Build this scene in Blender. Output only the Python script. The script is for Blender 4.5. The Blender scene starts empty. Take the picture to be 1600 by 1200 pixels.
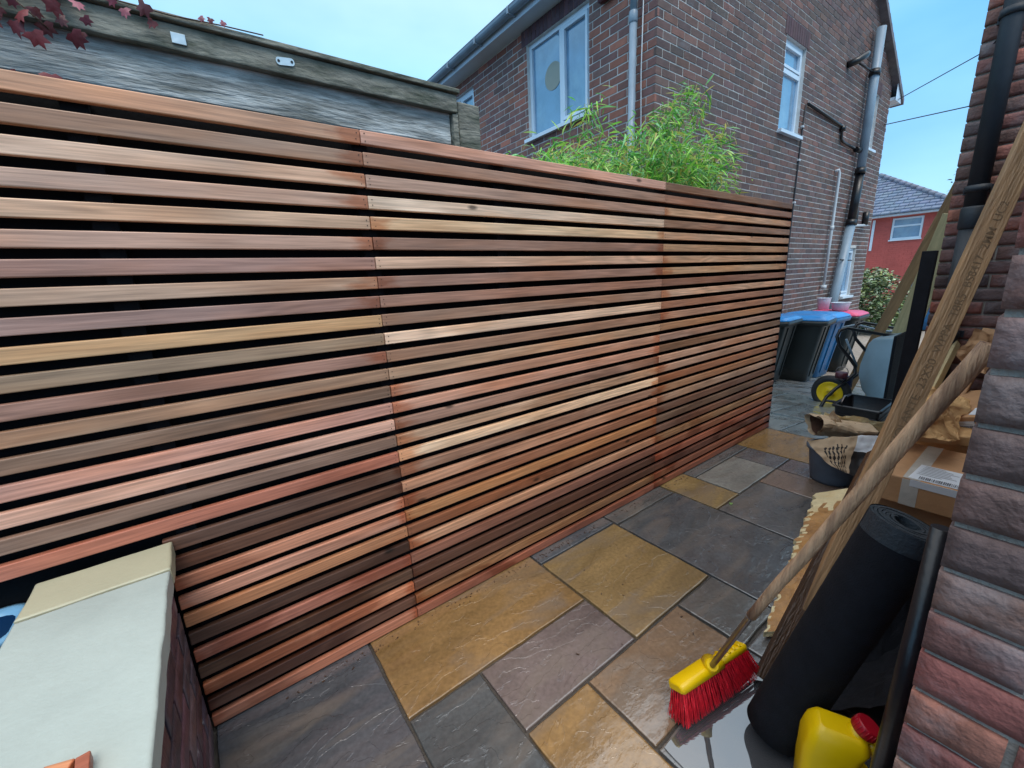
import bpy, bmesh, math, random
from mathutils import Vector, Matrix, noise
R = random.Random(7)
C = bpy.context.scene.collection
S = bpy.context.scene
V = Vector

def lin(c):
    return tuple(((x/255)/12.92 if x/255 <= .04045 else ((x/255+.055)/1.055)**2.4) for x in c)

# ------------------------------------------------------------------ camera
CAM = V((0, 0, 1.3253)); YAW, PIT, ROL = .6331, .2426, -.0477
fw = V((math.sin(YAW)*math.cos(PIT), math.cos(YAW)*math.cos(PIT), -math.sin(PIT)))
rt = V((math.cos(YAW), -math.sin(YAW), 0)); up = rt.cross(fw)
r2 = math.cos(ROL)*rt+math.sin(ROL)*up; u2 = -math.sin(ROL)*rt+math.cos(ROL)*up
cam = bpy.data.objects.new('camera', bpy.data.cameras.new('camera')); C.objects.link(cam)
cam.matrix_world = Matrix(((r2.x, u2.x, -fw.x, CAM.x), (r2.y, u2.y, -fw.y, CAM.y), (r2.z, u2.z, -fw.z, CAM.z), (0, 0, 0, 1)))
cam.data.sensor_width = 36; cam.data.lens = 646.43/1600*36; cam.data.clip_start = .02; cam.data.clip_end = 500
S.camera = cam
# ------------------------------------------------------------------ sky, sun, exposure
S.view_settings.view_transform = 'Standard'; S.view_settings.look = 'None'
S.view_settings.gamma = 1; S.view_settings.use_curve_mapping = False
S.view_settings.exposure = 0.42
SUN_EL, SUN_AZ = math.radians(58), math.radians(200)
w = bpy.data.worlds.new('World'); S.world = w; w.use_nodes = True
nt = w.node_tree; nt.nodes.clear(); N = nt.nodes.new; L = nt.links.new
out = N('ShaderNodeOutputWorld'); add = N('ShaderNodeAddShader')
b1 = N('ShaderNodeBackground'); b2 = N('ShaderNodeBackground')
sky = N('ShaderNodeTexSky'); sky.sky_type = 'NISHITA'; sky.sun_disc = False
sky.sun_elevation = SUN_EL; sky.sun_rotation = SUN_AZ
b1.inputs[1].default_value = .035; L(sky.outputs[0], b1.inputs[0])
tc = N('ShaderNodeTexCoord'); sep = N('ShaderNodeSeparateXYZ'); L(tc.outputs['Generated'], sep.inputs[0])
nz = N('ShaderNodeTexNoise'); nz.inputs['Scale'].default_value = 1.6; nz.inputs['Detail'].default_value = 5
mp = N('ShaderNodeMapping'); mp.inputs['Scale'].default_value = (1, 1, 2.6); L(tc.outputs['Generated'], mp.inputs[0]); L(mp.outputs[0], nz.inputs['Vector'])
cr = N('ShaderNodeValToRGB')            # height gradient of the cloud deck
e = cr.color_ramp.elements
e[0].position = 0.0; e[0].color = (.21, .50, .90, 1)
e[1].position = 1.0; e[1].color = (1.75, 1.85, 1.92, 1)
m = e.new(.35); m.color = (.21, .58, .94, 1)
m = e.new(.62); m.color = (.64, .88, 1.04, 1)
L(sep.outputs['Z'], cr.inputs[0])
cl = N('ShaderNodeValToRGB'); cl.color_ramp.elements[0].position = .3; cl.color_ramp.elements[1].position = .75
cl.color_ramp.elements[0].color = (.70, .82, .93, 1); cl.color_ramp.elements[1].color = (1.55, 1.28, 1.08, 1)
L(nz.outputs[0], cl.inputs[0])
mx = N('ShaderNodeMixRGB'); mx.blend_type = 'MULTIPLY'; mx.inputs[0].default_value = 1
L(cr.outputs[0], mx.inputs[1]); L(cl.outputs[0], mx.inputs[2]); L(mx.outputs[0], b2.inputs[0]); b2.inputs[1].default_value = 0.84
L(b1.outputs[0], add.inputs[0]); L(b2.outputs[0], add.inputs[1]); L(add.outputs[0], out.inputs[0])
sd = bpy.data.lights.new('sun', 'SUN'); sd.energy = 1.1; sd.angle = math.radians(25); sd.color = (1, .93, .84)
so = bpy.data.objects.new('sun', sd); C.objects.link(so)
sdir = V((math.sin(SUN_AZ)*math.cos(SUN_EL), math.cos(SUN_AZ)*math.cos(SUN_EL), math.sin(SUN_EL)))
so.rotation_euler = sdir.to_track_quat('Z', 'Y').to_euler()

# ------------------------------------------------------------------ materials
def mat(name, col=None, rough=.6, var=.18, vs=6, bump=.25, bs=60, stretch=(1, 1, 1), src='col', spec=.5, metal=0,
        alt=None, altpos=(.5, .7), altscale=3, roughvar=0, streak=None, coord='Object', detail=6, shift=True, coat=0):
    """src: col = fixed colour, obj = object colour, tint = per-face colour attribute"""
    m = bpy.data.materials.new(name); m.use_nodes = True; nt = m.node_tree; n = nt.nodes; l = nt.links.new
    bs_ = n['Principled BSDF']; bs_.inputs['Metallic'].default_value = metal
    bs_.inputs['Specular IOR Level'].default_value = spec
    bs_.inputs['Coat Weight'].default_value = coat; bs_.inputs['Coat Roughness'].default_value = .05
    tcn = n.new('ShaderNodeTexCoord'); mpn = n.new('ShaderNodeMapping'); mpn.inputs['Scale'].default_value = stretch
    l(tcn.outputs[coord], mpn.inputs[0])
    oi = n.new('ShaderNodeObjectInfo')
    if shift:
        mm = n.new('ShaderNodeMath'); mm.operation = 'MULTIPLY'; mm.inputs[1].default_value = 57.; l(oi.outputs['Random'], mm.inputs[0])
        cb = n.new('ShaderNodeCombineXYZ')
        for k in range(3): l(mm.outputs[0], cb.inputs[k])
        l(cb.outputs[0], mpn.inputs['Location'])
    if src == 'obj': base = oi.outputs['Color']
    elif src == 'tint':
        a = n.new('ShaderNodeAttribute'); a.attribute_name = 'tint'; base = a.outputs['Color']
    else:
        c_ = n.new('ShaderNodeRGB'); c_.outputs[0].default_value = (*col, 1); base = c_.outputs[0]
    n1 = n.new('ShaderNodeTexNoise'); n1.inputs['Scale'].default_value = vs; n1.inputs['Detail'].default_value = detail
    n1.inputs['Roughness'].default_value = .6; l(mpn.outputs[0], n1.inputs['Vector'])
    mr = n.new('ShaderNodeMapRange'); mr.inputs[1].default_value = .3; mr.inputs[2].default_value = .7
    mr.inputs[3].default_value = 1-var; mr.inputs[4].default_value = 1+var; l(n1.outputs[0], mr.inputs[0])
    vm = n.new('ShaderNodeVectorMath'); vm.operation = 'SCALE'; l(base, vm.inputs[0]); l(mr.outputs[0], vm.inputs['Scale'])
    cur = vm.outputs[0]
    if alt:
        n2 = n.new('ShaderNodeTexNoise'); n2.inputs['Scale'].default_value = altscale; n2.inputs['Detail'].default_value = 8
        n2.inputs['Roughness'].default_value = .65; l(mpn.outputs[0], n2.inputs['Vector'])
        r_ = n.new('ShaderNodeMapRange'); r_.inputs[1].default_value = altpos[0]; r_.inputs[2].default_value = altpos[1]; l(n2.outputs[0], r_.inputs[0])
        mx = n.new('ShaderNodeMix'); mx.data_type = 'RGBA'; l(r_.outputs[0], mx.inputs[0]); l(cur, mx.inputs[6]); mx.inputs[7].default_value = (*alt, 1)
        cur = mx.outputs[2]
    l(cur, bs_.inputs['Base Color'])
    if roughvar:
        n3 = n.new('ShaderNodeTexNoise'); n3.inputs['Scale'].default_value = vs*.7; n3.inputs['Detail'].default_value = 6; l(mpn.outputs[0], n3.inputs['Vector'])
        r3 = n.new('ShaderNodeMapRange'); r3.inputs[1].default_value = .35; r3.inputs[2].default_value = .65
        r3.inputs[3].default_value = max(.03, rough-roughvar); r3.inputs[4].default_value = rough+roughvar
        l(n3.outputs[0], r3.inputs[0]); l(r3.outputs[0], bs_.inputs['Roughness'])
    else: bs_.inputs['Roughness'].default_value = rough
    if bump:
        n4 = n.new('ShaderNodeTexNoise'); n4.inputs['Scale'].default_value = bs; n4.inputs['Detail'].default_value = 6; l(mpn.outputs[0], n4.inputs['Vector'])
        bp = n.new('ShaderNodeBump'); bp.inputs['Strength'].default_value = bump; bp.inputs['Distance'].default_value = .01
        l(n4.outputs[0], bp.inputs['Height']); l(bp.outputs[0], bs_.inputs['Normal'])
    return m

def cedar_mat():
    m = bpy.data.materials.new('cedar'); m.use_nodes = True; nt = m.node_tree; n = nt.nodes; l = nt.links.new
    P = n['Principled BSDF']; tcn = n.new('ShaderNodeTexCoord'); oi = n.new('ShaderNodeObjectInfo')
    mm = n.new('ShaderNodeMath'); mm.operation = 'MULTIPLY'; mm.inputs[1].default_value = 91.; l(oi.outputs['Random'], mm.inputs[0])
    cb = n.new('ShaderNodeCombineXYZ'); [l(mm.outputs[0], cb.inputs[k]) for k in range(3)]
    def mapped(sc):
        q = n.new('ShaderNodeMapping'); q.inputs['Scale'].default_value = sc; l(tcn.outputs['Object'], q.inputs[0]); l(cb.outputs[0], q.inputs['Location']); return q.outputs[0]
    def noise_(v, s, d=5, dist=0):
        q = n.new('ShaderNodeTexNoise'); q.inputs['Scale'].default_value = s; q.inputs['Detail'].default_value = d; q.inputs['Distortion'].default_value = dist; l(v, q.inputs['Vector']); return q.outputs[0]
    def rng(v, a, b, c, d):
        q = n.new('ShaderNodeMapRange'); [setattr(q.inputs[i+1], 'default_value', x) for i, x in enumerate((a, b, c, d))]; l(v, q.inputs[0]); return q.outputs[0]
    def mul(a, b):
        q = n.new('ShaderNodeMath'); q.operation = 'MULTIPLY'; l(a, q.inputs[0]); l(b, q.inputs[1]); return q.outputs[0]
    fine = noise_(mapped((2.2, 60, 60)), 2.5, 7)
    # cathedral figure: bands of a distorted height field
    broad = noise_(mapped((1.1, 9, 9)), 1.0, 2, .3)
    wv = n.new('ShaderNodeMath'); wv.operation = 'MULTIPLY'; wv.inputs[1].default_value = 60; l(broad, wv.inputs[0])
    sn = n.new('ShaderNodeMath'); sn.operation = 'SINE'; l(wv.outputs[0], sn.inputs[0])
    figmask = rng(noise_(mapped((.8, 1, 1)), 1.3, 2), .5, .62, 0, 1)
    fig = n.new('ShaderNodeMath'); fig.operation = 'MULTIPLY_ADD'; l(mul(sn.outputs[0], figmask), fig.inputs[0]); fig.inputs[1].default_value = .13; fig.inputs[2].default_value = 1
    blotch = rng(noise_(mapped((1.4, 5, 5)), 1.6, 3), .3, .7, .8, 1.18)
    tone = mul(mul(rng(fine, .3, .7, .70, 1.22), fig.outputs[0]), blotch)
    # knots
    sx_ = n.new('ShaderNodeSeparateXYZ'); l(tcn.outputs['Object'], sx_.inputs[0]); c2 = n.new('ShaderNodeCombineXYZ')
    for a_, b_, sc_ in ((0, 0, .95), (1, 2, 2.3)):
        q_ = n.new('ShaderNodeMath'); q_.operation = 'MULTIPLY_ADD'; l(sx_.outputs[b_], q_.inputs[0]); q_.inputs[1].default_value = sc_; l(mm.outputs[0], q_.inputs[2]); l(q_.outputs[0], c2.inputs[a_])
    vo = n.new('ShaderNodeTexVoronoi'); vo.voronoi_dimensions = '2D'; vo.inputs['Scale'].default_value = 1.0; l(c2.outputs[0], vo.inputs['Vector'])
    knot = rng(vo.outputs['Distance'], .010, .026, .25, 1)
    tone = mul(tone, knot)
    vm = n.new('ShaderNodeVectorMath'); vm.operation = 'SCALE'; l(oi.outputs['Color'], vm.inputs[0]); l(tone, vm.inputs['Scale'])
    # warm colour drift along the board
    mx = n.new('ShaderNodeMix'); mx.data_type = 'RGBA'; mx.blend_type = 'MULTIPLY'; l(rng(noise_(mapped((1.6, 8, 8)), 1.2, 3), .45, .7, 0, .75), mx.inputs[0]); l(vm.outputs[0], mx.inputs[6]); mx.inputs[7].default_value = (.98, .78, .62, 1)
    # damp stains where boards butt: object info random gates them
    sp = n.new('ShaderNodeSeparateXYZ'); l(tcn.outputs['Generated'], sp.inputs[0])
    ab = n.new('ShaderNodeMath'); ab.operation = 'SUBTRACT'; ab.inputs[1].default_value = .5; l(sp.outputs[0], ab.inputs[0])
    ac = n.new('ShaderNodeMath'); ac.operation = 'ABSOLUTE'; l(ab.outputs[0], ac.inputs[0])
    ad = n.new('ShaderNodeMath'); ad.operation = 'MULTIPLY_ADD'; l(noise_(mapped((4, 14, 14)), 2.2, 4), ad.inputs[0]); ad.inputs[1].default_value = .16; l(ac.outputs[0], ad.inputs[2])
    st = mul(rng(ad.outputs[0], .53, .57, 0, .85), rng(oi.outputs['Random'], .58, .6, 0, .85))
    mx2 = n.new('ShaderNodeMix'); mx2.data_type = 'RGBA'; mx2.blend_type = 'MULTIPLY'; l(st, mx2.inputs[0]); l(mx.outputs[2], mx2.inputs[6]); mx2.inputs[7].default_value = (.70, .36, .20, 1)
    geo = n.new('ShaderNodeNewGeometry'); gm = n.new('ShaderNodeMapping'); gm.inputs['Scale'].default_value = (2.6, 1, 5.5); l(geo.outputs['Position'], gm.inputs[0])
    gs = n.new('ShaderNodeSeparateXYZ'); l(geo.outputs['Position'], gs.inputs[0])
    wetm = mul(rng(noise_(gm.outputs[0], 1.0, 6, .4), .52, .60, 0, 1), rng(gs.outputs[2], .15, 1.0, .9, 0))
    mx3 = n.new('ShaderNodeMix'); mx3.data_type = 'RGBA'; mx3.blend_type = 'MULTIPLY'; l(wetm, mx3.inputs[0]); l(mx2.outputs[2], mx3.inputs[6]); mx3.inputs[7].default_value = (.52, .38, .32, 1)
    l(mx3.outputs[2], P.inputs['Base Color'])
    P.inputs['Roughness'].default_value = .42; P.inputs['Specular IOR Level'].default_value = .5
    l(rng(noise_(mapped((2, 7, 7)), 2, 3), .35, .65, .28, .6), P.inputs['Roughness'])
    bp = n.new('ShaderNodeBump'); bp.inputs['Strength'].default_value = .35; bp.inputs['Distance'].default_value = .002; l(fine, bp.inputs['Height']); l(bp.outputs[0], P.inputs['Normal'])
    return m

def slab_mat(name, rough=(.03, .24)):
    """riven wet sandstone: object colour, cloudy mineral bands, layered (contour) relief that catches the light"""
    m = bpy.data.materials.new(name); m.use_nodes = True; nt = m.node_tree; n = nt.nodes; l = nt.links.new
    P = n['Principled BSDF']; tcn = n.new('ShaderNodeTexCoord'); oi = n.new('ShaderNodeObjectInfo')
    mm = n.new('ShaderNodeMath'); mm.operation = 'MULTIPLY'; mm.inputs[1].default_value = 43.; l(oi.outputs['Random'], mm.inputs[0])
    cb = n.new('ShaderNodeCombineXYZ'); [l(mm.outputs[0], cb.inputs[k]) for k in range(3)]
    ang = n.new('ShaderNodeMath'); ang.operation = 'MULTIPLY_ADD'; ang.inputs[1].default_value = 1.2; ang.inputs[2].default_value = -.3; l(oi.outputs['Random'], ang.inputs[0])
    ro = n.new('ShaderNodeCombineXYZ'); l(ang.outputs[0], ro.inputs[2])
    def mapped(sc):
        q = n.new('ShaderNodeMapping'); q.inputs['Scale'].default_value = sc; l(tcn.outputs['Object'], q.inputs[0]); l(cb.outputs[0], q.inputs['Location']); l(ro.outputs[0], q.inputs['Rotation']); return q.outputs[0]
    def nz_(v, s, d=5, dist=0):
        q = n.new('ShaderNodeTexNoise'); q.inputs['Scale'].default_value = s; q.inputs['Detail'].default_value = d; q.inputs['Distortion'].default_value = dist; l(v, q.inputs['Vector']); return q.outputs[0]
    def rng(v, a, b, c, d):
        q = n.new('ShaderNodeMapRange'); [setattr(q.inputs[i+1], 'default_value', x) for i, x in enumerate((a, b, c, d))]; l(v, q.inputs[0]); return q.outputs[0]
    def math_(op, a, b=None, c=None):
        q = n.new('ShaderNodeMath'); q.operation = op
        for i, x in enumerate((a, b, c)):
            if x is None: continue
            if isinstance(x, (int, float)): q.inputs[i].default_value = x
            else: l(x, q.inputs[i])
        return q.outputs[0]
    cloud = nz_(mapped((1, 2.2, 1)), 3.2, 8, .6); grain = nz_(mapped((1, 1, 1)), 70, 5)
    band = nz_(mapped((1, 3.2, 1)), 2.0, 4, 1.2)
    tone = math_('MULTIPLY', rng(cloud, .3, .7, .85, 1.4), rng(grain, .3, .7, .82, 1.14))
    vm = n.new('ShaderNodeVectorMath'); vm.operation = 'SCALE'; l(oi.outputs['Color'], vm.inputs[0]); l(tone, vm.inputs['Scale'])
    mx = n.new('ShaderNodeMix'); mx.data_type = 'RGBA'; l(rng(band, .48, .66, 0, .55), mx.inputs[0]); l(vm.outputs[0], mx.inputs[6]); mx.inputs[7].default_value = (*lin((122, 112, 102)), 1)
    l(mx.outputs[2], P.inputs['Base Color'])
    # layered relief: quantised height field with sharp little steps
    hgt = nz_(mapped((1, 2.0, 1)), 2.6, 7, .4)
    st = math_('MULTIPLY', hgt, 10.0); fl = math_('FLOOR', st); fr = math_('SUBTRACT', st, fl)
    stp = math_('ADD', fl, rng(fr, .0, .06, 0, 1))
    hh = math_('ADD', math_('MULTIPLY', stp, .16), math_('MULTIPLY', nz_(mapped((1, 1.6, 1)), 16, 5), .45))
    bp = n.new('ShaderNodeBump'); bp.inputs['Strength'].default_value = .75; bp.inputs['Distance'].default_value = .008; l(hh, bp.inputs['Height']); l(bp.outputs[0], P.inputs['Normal'])
    l(rng(nz_(mapped((1, 1, 1)), 4.5, 5), .38, .62, *rough), P.inputs['Roughness'])
    P.inputs['Specular IOR Level'].default_value = 1.0; P.inputs['Coat Weight'].default_value = .5; P.inputs['Coat Roughness'].default_value = .06; P.inputs['Coat IOR'].default_value = 1.6
    return m

M_cedar = cedar_mat()
M_slab = slab_mat('wet_sandstone')
M_flag = slab_mat('wet_flagstone', (.12, .5))
M_membrane = mat('black_membrane', (.004, .0045, .006), .85, bump=.2, spec=.15)
M_mortar_dark = mat('dark_joint', lin((74, 68, 62)), .7, .3, 20, .5, 120)
M_soil = mat('soil', (.03, .025, .018), .95, .4, 5, .8, 30)
M_mortar = mat('mortar', lin((150, 140, 130)), .85, .25, 14, .8, 90)
M_mortar_house = mat('house_mortar', lin((192, 192, 190)), .9, .2, 6, .3, 60)
M_brick_near = mat('weathered_brick', rough=.72, var=.42, vs=13, bump=.55, bs=90, src='obj', alt=lin((146, 138, 140)), altpos=(.5, .86), altscale=7, roughvar=.18)
M_brick_tint = mat('house_brick', rough=.8, var=.2, vs=9, bump=.5, bs=70, src='tint', alt=lin((110, 112, 118)), altpos=(.6, .8), altscale=5, shift=False)
M_brick_wet = mat('damp_brick', rough=.35, var=.4, vs=9, bump=.8, bs=30, src='obj', alt=lin((150, 145, 150)), altpos=(.6, .68), altscale=12, stretch=(1, 1, .5))
M_upvc = mat('white_plastic', lin((205, 222, 236)), .35, .05, 3, 0)
M_glass = mat('window_glass', lin((96, 138, 172)), .06, .25, 2.2, 0, spec=1.6, alt=lin((140, 178, 200)), altpos=(.45, .75), altscale=1.4, coat=.6)
M_stone_cream = mat('cream_coping', lin((176, 172, 146)), .45, .06, 5, .12, 90, alt=lin((176, 160, 120)), altpos=(.6, .9), altscale=4)
M_stone_pale = mat('pale_coping', lin((172, 182, 176)), .45, .09, 5, .12, 90, alt=lin((168, 150, 118)), altpos=(.68, .86), altscale=7)
M_oldwood = mat('weathered_timber', lin((184, 190, 190)), .75, .5, 9, .9, 34, stretch=(.5, 3.6, 3.6), alt=lin((92, 96, 92)), altpos=(.42, .66), altscale=8, detail=9)
M_oldrail = mat('weathered_rail', lin((128, 128, 118)), .75, .4, 7, .9, 26, stretch=(.8, 2.4, 2.4), alt=lin((78, 84, 72)), altpos=(.42, .62), altscale=9, detail=9)
M_galv = mat('galvanised_steel', lin((190, 205, 212)), .4, .1, 20, .1, metal=.5)
M_leafred = mat('red_leaf', rough=.5, var=.25, vs=30, bump=.2, src='obj')
M_green = mat('bamboo_leaf', rough=.4, var=.25, vs=20, bump=0, src='tint', shift=False)
M_greenobj = mat('bamboo_leaf_single', rough=.4, var=.25, vs=20, bump=0, src='obj')
for m_ in (M_green, M_greenobj):
    n_ = m_.node_tree.nodes; l_ = m_.node_tree.links; P_ = n_['Principled BSDF']; tr_ = n_.new('ShaderNodeBsdfTranslucent'); ms_ = n_.new('ShaderNodeMixShader'); ms_.inputs[0].default_value = .4
    l_.new(P_.inputs['Base Color'].links[0].from_socket, tr_.inputs['Color']); l_.new(P_.outputs[0], ms_.inputs[1]); l_.new(tr_.outputs[0], ms_.inputs[2]); l_.new(ms_.outputs[0], n_['Material Output'].inputs[0])
M_cane = mat('bamboo_cane', lin((150, 150, 80)), .5)
M_tile = mat('roof_tile', rough=.7, var=.25, vs=8, src='tint', shift=False)
M_redpaint = mat('red_painted_brick', lin((176, 86, 80)), .8, .14, 2.5, .3, 40)
M_grey_pipe = mat('grey_plastic', lin((128, 148, 164)), .4, .12, 5, .05)
M_white_pipe = mat('offwhite_plastic', lin((190, 198, 204)), .45, .1, 5, .05)
M_black = mat('black_plastic', (.008, .009, .012), .32, .2, 10, .1)
M_slate = mat('slate_black_plastic', (.014, .022, .032), .6, .2, 10, .1)
M_blackmat = mat('black_fabric', (.007, .0085, .013), .85, .25, 30, .35, 300, spec=.25)
M_bin = mat('black_bin_plastic', (.013, .02, .022), .45, .2, 6, .15, alt=(.10, .11, .11), altpos=(.68, .8), altscale=4)
M_binblue = mat('blue_bin_plastic', lin((22, 92, 140)), .42, .2, 6, .1)
M_lidblue = mat('blue_lid_plastic', lin((48, 134, 205)), .25, .12, 6, .1)
M_lidpink = mat('pink_lid_plastic', lin((214, 84, 124)), .35, .1, 6, .1)
M_yellow = mat('yellow_plastic', lin((240, 196, 0)), .35, .06, 12, .05, 40)
M_yellow_can = mat('yellow_jerrycan', lin((236, 196, 0)), .32, .08, 7, .08, 14)
M_red = mat('red_plastic', lin((178, 12, 36)), .35, .1, 10, .05)
M_bristle = mat('red_bristle', lin((215, 24, 44)), .45, .25, 60, 0, src='col')
M_handle = mat('worn_broom_wood', lin((196, 158, 124)), .6, .35, 9, .6, 50, stretch=(6, 6, .6), alt=lin((118, 88, 70)), altpos=(.5, .66), altscale=3)
M_steel = mat('dull_steel', lin((140, 130, 125)), .35, .2, 20, .1, metal=.8)
M_treated = mat('treated_timber', lin((158, 124, 88)), .55, .28, 8, .5, 30, stretch=(5, 5, .5), alt=lin((116, 90, 64)), altpos=(.5, .72), altscale=3)
M_wetwood = mat('wet_timber', lin((84, 60, 42)), .35, .4, 8, .6, 40, stretch=(5, 5, .7), alt=lin((46, 32, 24)), altpos=(.45, .7), altscale=4)
M_greywood = mat('silvered_timber', lin((124, 126, 116)), .5, .3, 10, .5, 40, alt=lin((84, 74, 60)), altpos=(.5, .7), altscale=6)
M_palewood = mat('pale_timber', lin((190, 172, 128)), .6, .2, 8, .4, 40, stretch=(5, 5, .6))
M_card = mat('brown_cardboard', lin((184, 142, 102)), .7, .14, 5, .3, 30, alt=lin((118, 86, 58)), altpos=(.55, .8), altscale=3)
M_cardlight = mat('light_cardboard', lin((216, 174, 120)), .65, .16, 7, .5, 22, alt=lin((160, 118, 74)), altpos=(.5, .75), altscale=5)
M_torn = mat('wet_torn_board', lin((176, 130, 76)), .45, .3, 9, .8, 40, alt=lin((118, 78, 44)), altpos=(.45, .7), altscale=6)
M_tornpale = mat('torn_paper_fibre', lin((224, 208, 164)), .7, .14, 20, .9, 60, alt=lin((196, 164, 108)), altpos=(.5, .8), altscale=10)
M_tape = mat('clear_tape', lin((192, 190, 182)), .22, .12, 12, .2, 30)
M_paper = mat('white_label', lin((214, 222, 230)), .5, .04, 10, .05)
M_ink = mat('black_print', (.01, .01, .012), .6, 0, 1, 0)
M_inkgrey = mat('grey_print', (.12, .13, .15), .6, 0, 1, 0)
M_inkwood = mat('brown_stamp_ink', lin((116, 92, 66)), .7, .3, 60, 0)
M_kraft = mat('kraft_paper', lin((178, 156, 128)), .75, .16, 8, .4, 26, alt=lin((120, 98, 78)), altpos=(.6, .8), altscale=4)
M_kraftdark = mat('kraft_inside', lin((92, 62, 46)), .8, .2, 8, .3)
M_barrow = mat('grey_barrow_plastic', lin((138, 164, 178)), .42, .12, 4, .1, 12, alt=lin((146, 162, 166)), altpos=(.6, .85), altscale=3)
M_tyre = mat('tyre_rubber', (.012, .012, .013), .6, .2, 20, .2)
M_barrowblue = mat('blue_bracket', (.01, .015, .09), .3, .1, 5, 0)
M_bucket = mat('grey_bucket_plastic', lin((84, 98, 114)), .45, .18, 8, .1)
M_tub = mat('white_tub_plastic', lin((206, 216, 226)), .35, .05, 5, 0)
M_hedge = mat('hedge_leaf', rough=.35, var=.3, vs=10, bump=0, src='tint', shift=False)
M_wire = mat('black_wire', (.02, .022, .03), .6, 0, 1, 0)
M_blueobj = mat('dark_blue_plastic', lin((20, 52, 88)), .25, .1, 5, 0)
M_palebluerim = mat('pale_blue_plastic', lin((120, 170, 205)), .3, .1, 5, 0)
M_curtain = mat('cream_paper', lin((150, 158, 150)), .8, .06, 4, 0)
M_ceramic = mat('white_ceramic', lin((150, 182, 210)), .4, .05, 4, 0)
M_alarm = mat('maroon_plastic', lin((74, 22, 34)), .4, .1, 4, 0)

def water_mat():
    m = bpy.data.materials.new('rain_water'); m.use_nodes = True; n = m.node_tree.nodes; l = m.node_tree.links.new
    P = n['Principled BSDF']; P.inputs['Base Color'].default_value = (*lin((78, 80, 84)), 1); P.inputs['Roughness'].default_value = .03
    P.inputs['Specular IOR Level'].default_value = 1.0; P.inputs['IOR'].default_value = 1.9
    P.inputs['Metallic'].default_value = .12
    tcn = n.new('ShaderNodeTexCoord'); q = n.new('ShaderNodeTexNoise'); q.inputs['Scale'].default_value = 14; l(tcn.outputs['Object'], q.inputs['Vector'])
    bp = n.new('ShaderNodeBump'); bp.inputs['Strength'].default_value = .04; bp.inputs['Distance'].default_value = .01; l(q.outputs[0], bp.inputs['Height']); l(bp.outputs[0], P.inputs['Normal'])
    return m
M_water = water_mat()

# ------------------------------------------------------------------ object helpers
W = {}
def setpar(o, parent, Mx=Matrix.Identity(4)):
    if parent is not None:
        o.parent = parent; o.matrix_parent_inverse = W[parent.name].inverted()
    o.matrix_basis = Mx; W[o.name] = Mx.copy()
def tag(o, label=None, cat=None, group=None, kind=None):
    if label: o['label'] = label
    if cat: o['category'] = cat
    if group: o['group'] = group
    if kind: o['kind'] = kind
    return o
def empty(name, loc, label, cat, group=None):
    o = bpy.data.objects.new(name, None); C.objects.link(o); o.empty_display_size = .1
    setpar(o, None, Matrix.Translation(V(loc))); return tag(o, label, cat, group)
def link(name, me, mats, parent=None, Mx=Matrix.Identity(4), col=None):
    o = bpy.data.objects.new(name, me); C.objects.link(o)
    if mats is not None and len(me.materials) == 0:
        for m in (mats if isinstance(mats, (list, tuple)) else [mats]): me.materials.append(m)
    setpar(o, parent, Mx)
    if col: o.color = (*col, 1)
    return o
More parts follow.
